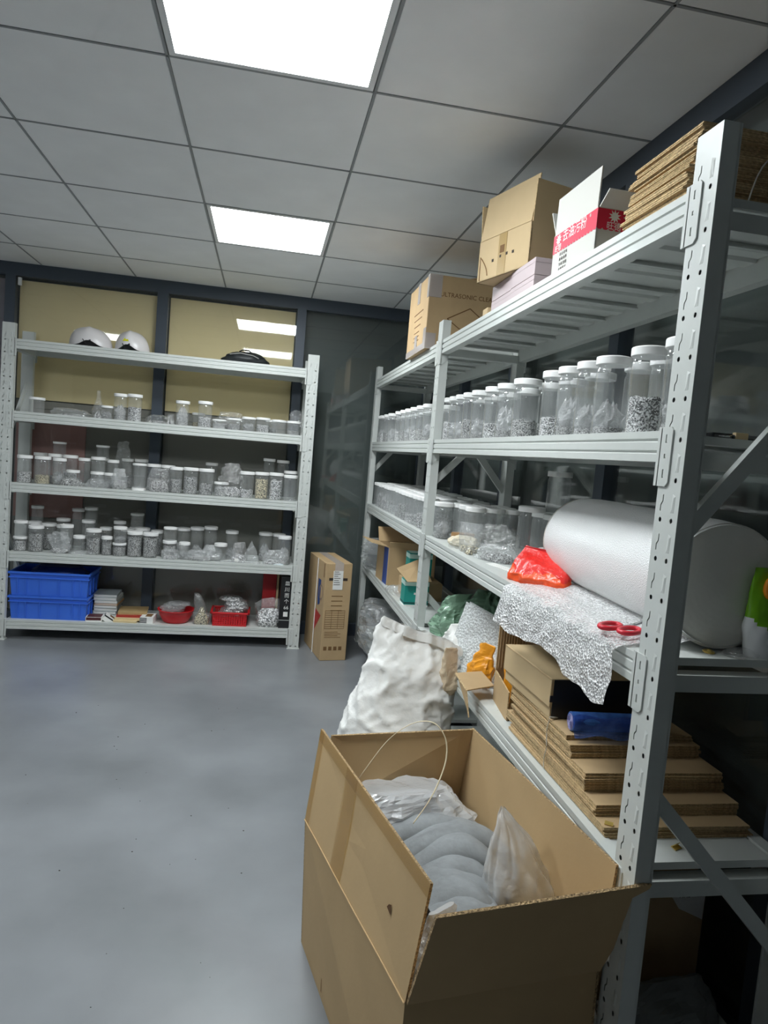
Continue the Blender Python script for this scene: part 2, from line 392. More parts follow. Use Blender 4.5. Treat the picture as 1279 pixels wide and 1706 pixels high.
rack_near = rack('steel_rack', 'pale grey steel shelving rack holding the bubble wrap roll and flattened cartons', (XR, Y1+UW, 0), -math.pi/2, Y1+UW-Y0, .40, ZR,
     braces=[(.03, 1.27, .20, 1.45), (.37, 1.25, .20, 1.45), (.03, .75, .37, .42)], brmid=[(.03, 1.26, .37, 1.68), (.03, .77, .37, .41)])
rack_far = rack('steel_rack', 'pale grey steel shelving rack in the corner packed with rows of jars', (XR, Y2+UW, 0), -math.pi/2, Y2-Y1, .40, ZR, end=False,
     braces=[(.03, 1.26, .37, 1.66), (.03, .75, .37, .42)])
# ================================================================ small goods: shared materials and meshes
R = random.Random(7)
m_jar = clear('clear jar plastic', (.99, .995, .995, 1), .09, .05, ior=1.55, hazecol=(.92, .94, .94, 1))
m_lid = M('white lid plastic', srgb(246, 246, 244), .35)
m_scr = speckle('dark screws', (.010, .010, .010, 1), (.6, .6, .59, 1), 32, 0, .3)
m_scr2 = speckle('bright screws', (.04, .04, .04, 1), (.85, .85, .85, 1), 27, 0, .3)
m_scr3 = speckle('brassy fittings', (.05, .04, .025, 1), (.85, .75, .5, 1), 26, 0, .35)
BAGFILL = {m_scr: speckle('dark screws in a bag', (.015, .015, .015, 1), (.65, .65, .64, 1), 320, 0, .35), m_scr2: speckle('bright fittings in a bag', (.05, .05, .05, 1), (.85, .85, .85, 1), 270, 0, .3), m_scr3: speckle('brassy fittings in a bag', (.06, .05, .03, 1), (.85, .75, .5, 1), 260, 0, .35)}
m_bag = clear('clear bag film', (.99, .99, .99, 1), .07, .12, ior=1.8, bump=(34, 1.8))
m_bag2 = clear('milky bag film', (.98, .985, .985, 1), .2, .16, ior=1.8, bump=(28, 1.8))
m_bag3 = clear('frosted liner film', (.96, .965, .965, 1), .42, .2, ior=1.6, hazecol=(.92, .93, .93, 1), bump=(16, 1.2))
m_card = M('brown cardboard', srgb(188, 160, 120), .8, var=(7, .07), bump=(70, .05))
m_card2 = M('kraft board', srgb(198, 174, 134), .75, var=(8, .04))
m_edge = M('corrugated edge', srgb(196, 170, 128), .9, var=(140, .35), bump=(160, .5))
m_pack = M('shiny packing tape', srgb(205, 188, 150), .18, var=(30, .1))
m_ctape = clear('clear packing tape', (1, .99, .95, 1), .45, .15, hazecol=(.86, .8, .78, 1))
m_white = M('white paper', srgb(236, 236, 232), .6)
m_ink = M('dark print', srgb(52, 42, 34), .7)
m_inkb = M('brown print', srgb(120, 88, 52), .75)
m_black = M('black plastic', srgb(26, 27, 29), .45)
m_red = M('red plastic', srgb(205, 28, 36), .35)
m_blue = M('blue crate plastic', srgb(58, 110, 218), .38, var=(4, .05))

def jar_meshes():
    b = MB().lathe([(.40, .0), (.475, .012), (.497, .03), (.5, .05), (.5, .08), (.5, .84), (.5, .88), (.49, .91), (.46, .93), (.46, .985)], 24, cap=False)
    b.lathe([(.001, .012), (.40, .0)], 24, cap=False)
    body = b.mesh('jar_body', m_jar, True)
    lid = MB().lathe([(.47, 0), (.497, .02), (.5, .05), (.5, .10), (.5, .80), (.5, .86), (.49, .95), (.46, .995), (.43, 1), (.40, 1), (.001, 1)], 24).mesh('jar_lid', m_lid, True)
    rim = []
    for v in range(3):
        rr = random.Random(v)
        def fn(u, t, v=v):
            a = 2*math.pi*u
            if t < .75: r_ = .455+.012*noise.noise(Vector((math.cos(a)*3, math.sin(a)*3, t*6+v*9))); z = .02+t/.75*.9
            else: k = (1-t)/.25; r_ = .45*k; z = .92+.16*noise.noise(Vector((math.cos(a)*2.2*k+v*4, math.sin(a)*2.2*k, 1.3)))
            return (r_*math.cos(a), r_*math.sin(a), max(z, .02))
        rim.append(MB().grid(fn, 18, 13, wrapu=True))
    heaps = {k: [g.mesh('heap_'+k, m, True) for g in rim] for k, m in (('dark', m_scr), ('bright', m_scr2), ('brass', m_scr3))}
    wad = []
    for v in range(2):
        def fn(u, t, v=v):
            a = 2*math.pi*u; k = math.sin(min(1, t*1.25+.25)*math.pi/2)*(1-max(0, t-.55)*1.2)
            n = 1+.5*noise.noise(Vector((math.cos(a)*2.5+v*5, math.sin(a)*2.5, t*4)))-.35*abs(noise.noise(Vector((math.cos(a)*6+v*5, math.sin(a)*6, t*9))))
            return (min(.45, .42*k*n)*math.cos(a), min(.45, .42*k*n)*math.sin(a), .01+t*(1+.25*noise.noise(Vector((math.cos(a)*2, math.sin(a)*2, v*3)))))
        wad.append(MB().grid(fn, 26, 18, wrapu=True).mesh('wad', m_bag3, False))
    return body, lid, heaps, wad
JB, JL, JH, JW = jar_meshes()
KIND = {'empty': 'empty jar', 'dark': 'jar of dark screws', 'bright': 'jar of bright fittings', 'brass': 'jar of brassy fittings', 'wad': 'jar with bagged parts'}
JQ = []
def jar(x, y, z, d, h, kind='empty', fill=.5, where=('', ''), on=None, flip=False, adj=''):
    """queue a jar; where=(shelf phrase, end it is counted from); on = the queued jar it stands on"""
    s_ = dict(x=x, y=y, z=z, d=d, h=h, kind=kind, fill=fill, where=where, on=on, flip=flip, adj=adj); JQ.append(s_); return s_
ORD = 'first second third fourth fifth sixth seventh eighth ninth tenth eleventh twelfth thirteenth fourteenth fifteenth sixteenth seventeenth eighteenth nineteenth twentieth'.split()
def flush_jars():
    groups = {}
    for s_ in JQ: groups.setdefault(s_['where'], []).append(s_)
    for (shelf, end), js in groups.items():
        base = [s_ for s_ in js if s_['on'] is None]
        bx = WHB[shelf]
        for it in range(60):                       # nudge neighbours apart until no two jars overlap
            for i, a in enumerate(base):
                for b in base[i+1:]:
                    dx, dy = b['x']-a['x'], b['y']-a['y']; L_ = math.hypot(dx, dy) or 1e-4; need = (a['d']+b['d'])*.515+.001
                    if L_ < need:
                        k = (need-L_)/2; a['x'] -= dx/L_*k; a['y'] -= dy/L_*k; b['x'] += dx/L_*k; b['y'] += dy/L_*k
            for a in base:
                r_ = a['d']*.52; a['x'] = min(max(a['x'], bx[0]+r_), bx[1]-r_); a['y'] = min(max(a['y'], bx[2]+r_), bx[3]-r_)
        back = (end == 'tall carton end')
        depth = (lambda s_: s_['y']-bx[2]) if back else (lambda s_: s_['x']-bx[0])
        rows = {}
        for s_ in base: rows.setdefault(min(3, int(depth(s_)/.098)), []).append(s_)
        keys = sorted(rows); names = {k: ('front-row' if k == keys[0] else 'back-row' if k == keys[-1] else 'second-row' if i == 1 else 'third-row') for i, k in enumerate(keys)}
        for k in keys:
            rows[k].sort(key=lambda s_: -s_['x'] if back else (s_['y'] if 'wrap' in end else -s_['y']))
            for i, s_ in enumerate(rows[k]): s_['ord'] = ORD[min(i, 19)]; s_['row'] = names[k]
        for s_ in js:
            lo = s_['on']; adj = s_['adj']
            if lo is not None: s_['x'], s_['y'] = lo['x'], lo['y']; s_['z'] = lo['z']+lo['h']; s_['ord'] = lo['ord']; s_['row'] = lo['row']; adj = 'upper'
            elif any(o['on'] is s_ for o in js): adj = 'lower'
            kd = KIND[s_['kind']]
            lab = (adj+' ' if adj else '')+'%s %s, %s from %s, %s' % (s_['row'], kd, s_['ord'], end, shelf)
            x, y, z, d, h, kind, fill = (s_[k] for k in ('x', 'y', 'z', 'd', 'h', 'kind', 'fill'))
            t = thing('screw_top_jar', lab, 'jar', (x, y, z), R.uniform(0, 6), 'jars, '+shelf)
            lh = min(.02, h*.16)
            if s_['flip']: t.rotation_euler = (math.pi, 0, 0); t.location.z = z+h
            link('body', JB, t, (0, 0, 0), None, (d*.97, d*.97, h-lh*.9))
            link('lid', JL, t, (0, 0, h-lh), None, (d*1.03, d*1.03, lh))
            if kind in JH:
                link('contents', R.choice(JH[kind]), t, (0, 0, .003), None, (d*.99, d*.99, max(.015, (h-lh)*fill)))
            elif kind == 'wad':
                link('bag', R.choice(JW), t, (0, 0, .004), None, (d*.99, d*.99, (h-lh)*min(.8, fill+.1)))
                link('contents', R.choice(JH['dark' if R.random() < .6 else 'bright']), t, (0, 0, .003), None, (d*.9, d*.9, max(.012, (h-lh)*fill*.35)))

def prof(p, t):
    for (a, x), (b, y) in zip(p, p[1:]):
        if t <= b: k = (t-a)/(b-a) if b > a else 0; return x+(y-x)*k
    return p[-1][1]
def bagmesh(w_, d_, h, px=((0, .75), (.15, 1), (.6, .9), (1, .6)), py=((0, .8), (.2, 1), (.7, .55), (1, .08)), seed=0, amp=.12, freq=9, nu=30, nv=18, lean=(0, 0), base=True):
    def fn(u, t):
        a = 2*math.pi*u; c, s = math.cos(a), math.sin(a); e = .75
        x = w_/2*prof(px, t)*math.copysign(abs(c)**e, c); y = d_/2*prof(py, t)*math.copysign(abs(s)**e, s); z = h*t
        q = Vector((x, y, z)); n1 = fbm(q, freq, seed); n2 = 1-abs(fbm(q, freq*1.9, seed+3, 2))*1.6
        k = amp*(n1*1.0+(n2-.6)*.8)*(.35 if t < .06 else 1); m = max(min(w_, d_), .4*h)
        x += c*k*m; y += s*k*m*max(.35, prof(py, t)); z += (0 if t < .08 else k*h*.25)
        return (x+lean[0]*t*t, y+lean[1]*t*t, max(z, 0.001))
    mb = MB().grid(fn, nu, nv, wrapu=True)
    if base: mb.f += [tuple(range(nu))[::-1], tuple(range((nv-1)*nu, nv*nu))]; mb.m += [0, 0]
    return mb
def bag(name, label, cat, loc, size, rz=0., film=None, inner=None, infill=.35, group=None, seed=None, smooth=False, **kw):
    seed = R.randint(0, 999) if seed is None else seed
    t = thing(name, label, cat, loc, rz, group)
    bagmesh(*size, seed=seed, **kw).build('film', film or m_bag, t, smooth)
    if inner:
        kw2 = {k: v for k, v in kw.items() if k in ('px',)}
        bagmesh(size[0]*.84, size[1]*.8, size[2]*infill, seed=seed, amp=.05, py=((0, .8), (.3, 1), (.8, .7), (1, .3)), nu=22, nv=9, **kw2).build('contents', BAGFILL.get(inner, inner), t)
    return t

# ================================================================ goods on the back rack
W4, W3, W2 = [(n+' shelf of helmet rack', 'tall carton end') for n in ('second', 'middle', 'fourth')]
WHB = {w_[0]: (XB1-LB+.08, XB1-.08, YBF+.036, YBF+.372) for w_ in (W4, W3, W2)}
def bj(Y, zs, px_, ptop, wpx, kind, fill, where, on=None, adj='', flip=False):
    q = aty(px_, ptop, Y); d = max(.06, min(.108, (aty(px_+wpx/2, ptop, Y)-aty(px_-wpx/2, ptop, Y)).length))
    z0 = zs-.003 if on is None else on['z']+on['h']
    return jar(q.x, Y, z0, d, max(.05, q.z-z0), kind, fill, where, on, flip, adj)
F, Mi, Bk = 4.705, 4.815, 4.925       # front, middle and back row of a 0.39 m deep shelf
z4, z3, z2, z1, z5 = ZB[3], ZB[2], ZB[1], ZB[0], ZB[4]
for a in ((F, 62, 662, 26, 'empty', 0), (F, 179, 676, 20, 'wad', .5), (F, 202, 656, 22, 'wad', .5), (F, 225, 657, 24, 'bright', .6), (F, 305, 668, 23, 'wad', .7),
          (Mi, 331, 688, 21, 'brass', .4), (F, 345, 669, 24, 'bright', .45), (F, 365, 699, 23, 'bright', .6), (F, 389, 697, 24, 'dark', .6), (F, 415, 695, 23, 'wad', .5),
          (F, 438, 696, 23, 'bright', .6), (Mi, 453, 700, 20, 'wad', .4), (F, 466, 700, 24, 'empty', 0), (F, 489, 702, 24, 'dark', .35)):
    bj(a[0], z4, *a[1:], W4)
for a in ((F, 42, 758, 25, 'bright', .45), (F, 72, 760, 26, 'brass', .35), (F, 100, 763, 22, 'wad', .3), (Bk, 68, 754, 22, 'empty', 0), (Mi, 92, 756, 22, 'dark', .3), (Mi, 118, 758, 24, 'bright', .5),
          (Mi, 143, 763, 20, 'empty', 0), (Mi, 163, 761, 24, 'empty', 0), (Mi, 189, 766, 19, 'dark', .3), (Bk, 213, 764, 20, 'dark', .4), (Bk, 236, 765, 22, 'empty', 0),
          (Mi, 257, 773, 24, 'dark', .5), (Mi, 281, 775, 22, 'dark', .4), (F, 296, 778, 22, 'dark', .6), (F, 319, 779, 25, 'dark', .75), (F, 344, 781, 25, 'dark', .5),
          (Bk, 353, 771, 20, 'empty', 0), (F, 417, 786, 24, 'bright', .35), (F, 441, 787, 23, 'brass', .85), (F, 464, 788, 23, 'bright', .85), (F, 488, 792, 23, 'empty', 0),
          (Mi, 489, 785, 22, 'empty', 0), (Bk, 449, 764, 20, 'empty', 0), (Bk, 472, 767, 20, 'empty', 0), (F, 368, 803, 24, 'bright', .8)):
    bj(a[0], z3, *a[1:], W3)
for a in ((F, 163, 786, 22, 'wad', .4), (F, 183, 788, 19, 'wad', .4), (F, 122, 783, 22, 'bright', .5)): bj(*a[:1], z3, *a[1:], W3, adj='short')
lo = bj(F, z3, 232, 793, 23, 'empty', 0, W3, flip=True); bj(F, z3, 232, 772, 23, 'empty', 0, W3, on=lo)
for px_, pl, pu in ((99, 757, 736), (171, 763, 742)): lo = bj(Bk, z3, px_, pl, 22, 'wad', .3, W3); bj(Bk, z3, px_, pu, 22, 'empty', 0, W3, on=lo)
# fourth shelf: many jars full of screws
for a in ((F, 61, 875, 25, 'dark', .8), (Mi, 82, 871, 24, 'dark', .7), (Mi, 106, 874, 22, 'wad', .4), (Mi, 58, 868, 22, 'empty', 0), (F, 117, 874, 22, 'wad', .3), (Bk, 106, 863, 22, 'dark', .5),
          (Bk, 63, 842, 20, 'empty', 0), (Bk, 131, 847, 20, 'empty', 0), (Bk, 153, 845, 22, 'empty', 0), (Mi, 148, 866, 22, 'dark', .3), (F, 157, 881, 25, 'dark', .75), (Mi, 177, 878, 20, 'dark', .8),
          (Bk, 200, 868, 20, 'dark', .6), (F, 224, 885, 25, 'dark', .92), (F, 249, 887, 25, 'dark', .92), (Mi, 262, 883, 20, 'dark', .9), (Mi, 238, 879, 24, 'dark', .9), (Mi, 213, 880, 22, 'dark', .8),
          (Mi, 306, 879, 22, 'empty', 0), (Mi, 329, 878, 22, 'wad', .3), (Mi, 352, 877, 22, 'wad', .3), (F, 368, 905, 21, 'empty', 0), (Mi, 387, 884, 21, 'wad', .3),
          (Mi, 443, 887, 22, 'wad', .5), (Mi, 465, 889, 21, 'empty', 0), (F, 475, 893, 22, 'wad', .5)):
    bj(a[0], z2, *a[1:], W2)
for Y_, px_, pl, pu, kl, ku in ((F, 34, 893, 867, 'bright', 'empty'), (F, 198, 904, 877, 'dark', 'wad'), (F, 283, 900, 878, 'dark', 'empty'), (Bk, 228, 878, 855, 'dark', 'empty')):
    lo = bj(Y_, z2, px_, pl, 23, kl, .85, W2); bj(Y_, z2, px_, pu, 22, ku, .3, W2, on=lo)
for a in ((F, 136, 892, 20, 'empty', 0), (F, 175, 893, 18, 'dark', .8), (F, 308, 903, 18, 'wad', .4)): bj(a[0], z2, *a[1:], W2, adj='short')
S4, S3, S2 = 'on the helmet rack second shelf', 'on the helmet rack middle shelf', 'on the helmet rack fourth shelf'
# bags on those shelves
def bb(cx, pbot, Y, zs, wpx, hpx, dm, label, cat='plastic bag', inner=None, film=None, rz=0., infill=.35, group=None, **kw):
    q = aty(cx, pbot, Y); s = (aty(cx+1, pbot, Y)-q).length
    return bag('plastic_bag', label, cat, (q.x, Y, zs-.002), (wpx*s, dm, hpx*s), rz, film, inner, infill, group, **kw)
flat = dict(px=((0, .9), (.3, 1), (.8, .8), (1, .45)), py=((0, .9), (.4, 1), (.8, .75), (1, .4)), amp=.2, freq=22)
bb(118, 692, 4.75, z4, 62, 14, .13, 'flattened heap of grey plastic bags beside the lone jar ' + S4, film=m_bag2, inner=m_scr2, **flat)
bb(163, 694, 4.72, z4, 20, 48, .06, 'tall pinched clear bag of fittings between jars ' + S4, inner=m_scr2, infill=.28, px=((0, 1), (.3, 1), (.6, .45), (1, .2)))
bb(264, 704, 4.75, z4, 40, 15, .12, 'low heap of clear bags near the mullion ' + S4, inner=m_scr2, **flat)
bb(284, 706, 4.69, z4, 16, 18, .06, 'small clear bag leaning by a jar ' + S4, inner=m_scr2)
bb(381, 700, 4.84, z4, 52, 30, .12, 'crumpled clear bag lying behind short jars ' + S4, film=m_bag, inner=m_scr2, amp=.2, freq=20)
bb(492, 705, 4.80, z4, 22, 42, .10, 'crumpled clear bag at the upright ' + S4, amp=.25, freq=20)
bb(117, 812, 4.67, z3, 44, 16, .07, 'clear bag of tiny screws lying flat ' + S3, inner=m_scr, infill=.85, **flat)
bb(160, 813, 4.68, z3, 38, 15, .07, 'stack of flat clear bags in front of jars ' + S3, film=m_bag2, **flat)
bb(198, 814, 4.67, z3, 28, 36, .07, 'milky clear bag of dark screws ' + S3, film=m_bag2, inner=m_scr, infill=.45)
bb(203, 812, 4.94, z3, 30, 78, .04, 'tall clear bag propped against the glass ' + S3, film=m_bag)
bb(264, 818, 4.66, z3, 40, 42, .06, 'clear zip bag half filled with screws ' + S3, inner=m_scr, infill=.5)
bb(383, 824, 4.70, z3, 44, 56, .11, 'large crumpled clear bag round a jar ' + S3, inner=m_scr2, infill=.3, amp=.2, freq=18)
bb(99, 917, 4.67, z2, 38, 38, .08, 'crumpled milky bag leaning on a screw jar ' + S2, film=m_bag2, inner=m_scr2, infill=.2, px=((0, .6), (.3, .7), (.7, 1), (1, .7)), amp=.2, freq=18)
bb(136, 918, 4.67, z2, 40, 7, .05, 'flat clear bag in front of short jars ' + S2, film=m_bag2, **flat)
bb(283, 928, 4.66, z2, 30, 18, .07, 'clear bag with white slip before stacked jars ' + S2, film=m_bag2, inner=m_scr2, **flat)
bb(302, 928, 4.68, z2, 20, 28, .06, 'small crumpled clear bag wrapped round a jar ' + S2, amp=.2, freq=20)
bb(330, 930, 4.67, z2, 46, 18, .09, 'heap of grey flat bags ' + S2, film=m_bag2, inner=m_scr, **flat)
bb(352, 930, 4.71, z2, 36, 26, .07, 'cloudy bag of parts beside a short jar ' + S2, film=m_bag2, inner=m_scr)
bb(397, 932, 4.70, z2, 30, 34, .07, 'clear bag with a white sticker holding screws ' + S2, inner=m_scr2, infill=.4)
bb(418, 930, 4.76, z2, 26, 36, .05, 'pointed grey plastic bag ' + S2, film=m_bag2, px=((0, 1), (.4, .8), (1, .12)))
bb(400, 936, 4.66, z2, 70, 5, .05, 'thin layer of flat empty bags along the edge ' + S2, film=m_bag2, **flat)
bb(458, 936, 4.67, z2, 40, 24, .07, 'crumpled milky bag before the last jars ' + S2, film=m_bag2, inner=m_scr2, amp=.2, freq=18, px=((0, 1), (.5, 1), (1, .6)))
q = aty(395, 917, 4.655); MB().cbox(-.014, .014, -.0006, .0006, 0, .022, .0005).build('paper_slip', m_white, None, loc=(q.x, 4.650, z2+.006)); tag(bpy.data.objects['paper_slip'], 'small white paper slip in front of a bag of screws', 'paper')
q = aty(463, 938, 4.66); o = bag('foil_packet', 'small white and blue packet lying at the shelf edge', 'packet', (q.x, 4.655, z2-.002), (.07, .03, .012), .1, M('white blue film', srgb(225, 235, 240), .3), **flat)
MB().cbox(.008, .026, -.012, .012, .009, .0105, .0005).build('blue_panel', M('light blue print', srgb(90, 180, 210), .4), o)

# --- bottom shelf: crates, books, bowls
def crate(label, loc, w_, d_, h, group):
    t = thing('storage_crate', label, 'crate', loc, 0, group)
    mb = MB(); tp = .012; th = .004
    o = [(tp, tp), (w_-tp, tp), (w_-tp, d_-tp), (tp, d_-tp)]; O = [(0, 0), (w_, 0), (w_, d_), (0, d_)]
    for i in range(4):
        j = (i+1) % 4; mb.board((*o[i], 0), (*o[j], 0), (*O[j], h), (*O[i], h), -th)
    mb.box(tp, w_-tp, tp, d_-tp, 0, .005); mb.build('body', m_blue, t)
    rm = MB()
    for z0, z1, e in ((h-.012, h, .008), (h-.04, h-.034, .005)):
        rm.box(-e, w_+e, -e, .002, z0, z1); rm.box(-e, w_+e, d_-.002, d_+e, z0, z1); rm.box(-e, .002, .002, d_-.002, z0, z1); rm.box(w_-.002, w_+e, .002, d_-.002, z0, z1)
    rm.build('rim', m_blue, t)
    for x in (.05, .10, .185, .30, .385, .43):
        if x < w_-.02: MB().add([(x-.003, tp*.9-.004, .012), (x+.003, tp*.9-.004, .012), (x+.003, -.003, h-.036), (x-.003, -.003, h-.036), (x-.003, tp, .012), (x+.003, tp, .012), (x+.003, .003, h-.036), (x-.003, .003, h-.036)], [(0,1,2,3),(0,4,5,1),(1,5,6,2),(2,6,7,3),(3,7,4,0)]).build('rib', m_blue, t)
    for y in (.06, .14, .22): MB().box(w_-tp*.6, w_+.003, y-.003, y+.003, .012, h-.036).build('rib', m_blue, t)
    return t
CW, CD = .475, .30
crate('blue plastic crate standing on the bottom shelf under another crate', (-1.555, 4.655, z1-.003), CW, CD, .152, 'blue crates')
crate('blue plastic crate stacked on top of another blue crate', (-1.557, 4.653, z1+.149), CW+.006, CD, .158, 'blue crates')
bag('plastic_bag', 'dark blue bag stuffed inside the upper blue crate', 'plastic bag', (-1.30, 4.82, z1+.16), (.36, .2, .165), 0, M('dark blue film', srgb(30, 52, 128), .35), amp=.1, freq=12, py=((0, .9), (.7, 1), (1, .5)), px=((0, .9), (.8, 1), (1, .7)))
def book(x, y, z, w_, d_, h, rz, cover, label, group=None, pages=None, tilt=None):
    t = thing('book', label, 'book', (x, y, z), rz, group)
    if tilt: t.rotation_euler = tilt
    c = MB().cbox(0, w_, 0, d_, 0, .003, .001).cbox(0, w_, 0, d_, h-.003, h, .001).box(w_-.003, w_, 0, d_, .002, h-.002)
    MB().box(.004, w_-.003, .002, d_-.004, .003, h-.003).build('pages', pages or m_white, t); c.build('cover', cover, t)
    return t
gc = [M('grey cover', srgb(170, 178, 178), .5), M('tan cover', srgb(196, 150, 100), .5), M('pale cover', srgb(200, 206, 204), .5)]
q = aty(176, 1008, 4.80); zz = z1-.003
hs = [.022, .02, .02, .02, .012, .022, .02, .018]; ww = ['pale', 'grey', 'pale', 'grey', 'tan', 'grey', 'pale', 'grey']
for k, hh in enumerate(hs):
    book(q.x-.075+R.uniform(-.004, .004), 4.78, zz, .15, .19, hh, R.uniform(-.05, .05), gc[{'grey': 0, 'tan': 1, 'pale': 2}[ww[k]]], ('tan booklet in the grey booklet stack beside the blue crates' if ww[k] == 'tan' else 'pale grey booklet, %s from the bottom, beside the blue crates' % ORD[k]), 'booklet stack'); zz += hh
m_bb = M('maroon carton', srgb(82, 40, 44), .5)
def smallbox(name, label, cat, loc, size, rz, mats, group=None, tilt=None):
    t = thing(name, label, cat, loc, rz, group)
    if tilt: t.rotation_euler = tilt
    MB().cbox(0, size[0], 0, size[1], 0, size[2], .0015).build('box', mats[0], t); return t
q = aty(142, 1034, 4.64); t = smallbox('small_box', 'flat white and maroon box lying before the booklets', 'box', (q.x, 4.638, z1-.003), (.10, .10, .032), .05, [m_white])
MB().box(.004, .096, -.0008, .1005, .012, .031).build('maroon_band', m_bb, t); MB().box(.006, .094, .006, .094, .0318, .0328).build('maroon_top', m_bb, t)
q = aty(166, 1034, 4.66); t = smallbox('small_box', 'white box with a black stripe propped at a slant', 'box', (q.x+.012, 4.66, z1+.012), (.075, .06, .045), 0, [m_white], tilt=(0, .62, .15))
MB().box(-.0008, .0758, -.0008, .0608, .030, .0385).build('black_stripe', m_black, t); MB().box(.03, .065, .01, .05, .0448, .0456).build('barcode', m_inkb, t)
for k, (c, lab) in enumerate(((M('cream paper', srgb(226, 206, 160), .7), 'thick cream bound book lowest in a slanted pile'), (M('cream paper'), 'cream paperbound book in the middle of a slanted pile'), (M('dull red cover', srgb(176, 60, 48), .5), 'red covered book in a slanted pile'), (M('kraft envelope', srgb(188, 160, 112), .7), 'kraft envelope on top of a slanted book pile'))):
    q = aty(187, 1036, 4.64); book(q.x+.006*k, 4.645+.018*k, z1-.003+.014*k, .15+.012*k, .19, .0135, -.06+.05*k, c, lab, pages=c)
q = aty(233, 1036, 4.66); t = smallbox('small_box', 'white carton with black stripes beside the red bowl', 'box', (q.x, 4.645, z1-.003), (.085, .12, .045), -.06, [m_white])
for k in range(4): MB().box(-.0006, .045, -.0008, .0, .006+.0095*k, .011+.0095*k).build('black_stripe', m_black, t)
MB().box(.03, .07, .02, .10, .0448, .0456).build('grey_print', m_inkb, t)
# red bowl
q = aty(292, 1037, 4.74)
t = thing('plastic_bowl', 'round red plastic bowl heaped with clear bags', 'bowl', (q.x, 4.745, z1-.003))
MB().lathe([(.001, .0), (.075, 0), (.085, .006), (.108, .05), (.116, .082), (.122, .084), (.122, .089), (.113, .088), (.104, .052), (.08, .012), (.001, .008)], 36, cap=False).build('bowl', m_red, t, True)
for k in range(5): bag('zip_bag', 'flat clear zip bag, %s from the bottom, in the round red bowl' % ORD[k], 'zip bag', (q.x+R.uniform(-.03, .03), 4.745+R.uniform(-.03, .02), z1+.07+.011*k), (.15, .11, .02), R.uniform(-.6, .6), m_bag2, group='bags in the red bowl', **flat)
bag('plastic_bag', 'pointed clear bag of brass beads between bowl and basket', 'plastic bag', (aty(335, 1038, 4.70).x, 4.70, z1-.003), (.12, .07, .21), 0, m_bag, m_scr3, .55, px=((0, .9), (.3, 1), (.6, .55), (1, .18)), lean=(-.045, 0), amp=.1)
# red basket with holes
q = aty(382, 1043, 4.70)
t = thing('plastic_basket', 'rectangular red perforated plastic basket of shiny bags', 'basket', (q.x, 4.745, z1-.003))
def basket_wall(mb, a, b, h, inset):
    a = Vector(a); b = Vector(b); d = b-a; n = 14; m_ = 5
    for i in range(n):
        for j in range(m_):
            def P(u, v): return a+d*((i+u)/n)+Vector((0, 0, h*(.12+.7*(j+v)/m_)))+inset*((.12+.7*(j+v)/m_))
            o = [P(0, 0), P(1, 0), P(1, 1), P(0, 1)]; k = .3; I = [P(k, k), P(1-k, k), P(1-k, 1-k), P(k, 1-k)]
            mb.add(o+I, [(0,1,5,4),(1,2,6,5),(2,3,7,6),(3,0,4,7)])
    for lo, hi in ((0, .12), (.82, 1.0)):
        mb.add([a+Vector((0,0,h*lo))+inset*lo, b+Vector((0,0,h*lo))+inset*lo, b+Vector((0,0,h*hi))+inset*hi, a+Vector((0,0,h*hi))+inset*hi], [(0,1,2,3)])
mb = MB(); w2, d2, hb_ = .112, .085, .095
for a, b, i in (((-w2, -d2, 0), (w2, -d2, 0), (0, -.014, 0)), ((w2, -d2, 0), (w2, d2, 0), (.014, 0, 0)), ((w2, d2, 0), (-w2, d2, 0), (0, .014, 0)), ((-w2, d2, 0), (-w2, -d2, 0), (-.014, 0, 0))): basket_wall(mb, a, b, hb_, Vector(i))
mb.build('perforated_wall', m_red, t); MB().box(-w2, w2, -d2, d2, 0, .004).build('base', m_red, t)
r_ = MB(); e = .132; f_ = .105
for a in ((-e, e, -f_, -f_+.016), (-e, e, f_-.016, f_), (-e, -e+.016, -f_, f_), (e-.016, e, -f_, f_)): r_.cbox(*a, hb_-.008, hb_+.003, .003)
r_.build('rim', m_red, t)
m_silv = speckle('silvery bagged parts', (.2, .2, .2, 1), (1, 1, 1, 1), 130, .3, .25)
for k in range(6):
    bag('zip_bag', 'silvery clear bag of fittings, %s from the bottom, in the red basket' % ORD[k], 'zip bag', (q.x+R.uniform(-.045, .045), 4.745+R.uniform(-.04, .02), z1+.045+.022*k), (.16, .12, .035), R.uniform(-.5, .5), m_bag, m_silv, .75, group='bags in the red basket', **flat)
bag('plastic_bag', 'bulging clear bag of grey parts in front of a red carton', 'plastic bag', (aty(446, 1045, 4.70).x, 4.71, z1-.003), (.19, .11, .20), 0, m_bag, m_silv, .62, px=((0, .8), (.3, .95), (.75, 1), (1, .6)), amp=.18, freq=14)
t = thing('red_carton', 'tall red carton standing behind a bag of parts', 'box', (aty(436, 1000, 4.86).x, 4.84, z1-.003)); MB().cbox(0, .095, 0, .1, 0, .345, .002).build('box', M('red carton board', srgb(176, 26, 32), .5), t); MB().box(.097, .112, .0, .1, 0, .34).build('pale_insert', m_card2, t)
t = thing('black_carton', 'tall black carton printed with white symbols at the rack upright', 'box', (aty(462, 1046, 4.65).x+.004, 4.65, z1-.003)); MB().cbox(0, .082, 0, .2, 0, .36, .002).build('box', m_black, t)
for k, s_ in enumerate(('皿', '川', '而', '个', '66')): text(s_, .034, m_white, t, frame((.044, -.0012, .315-.042*k), (1, 0, 0), (0, 0, 1)), 'symbol')
MB().box(.028, .058, -.0012, .001, .085, .118).build('white_square', m_white, t); MB().box(.0, .082, -.0012, .001, .058, .061).build('grey_line', m_deck, t)
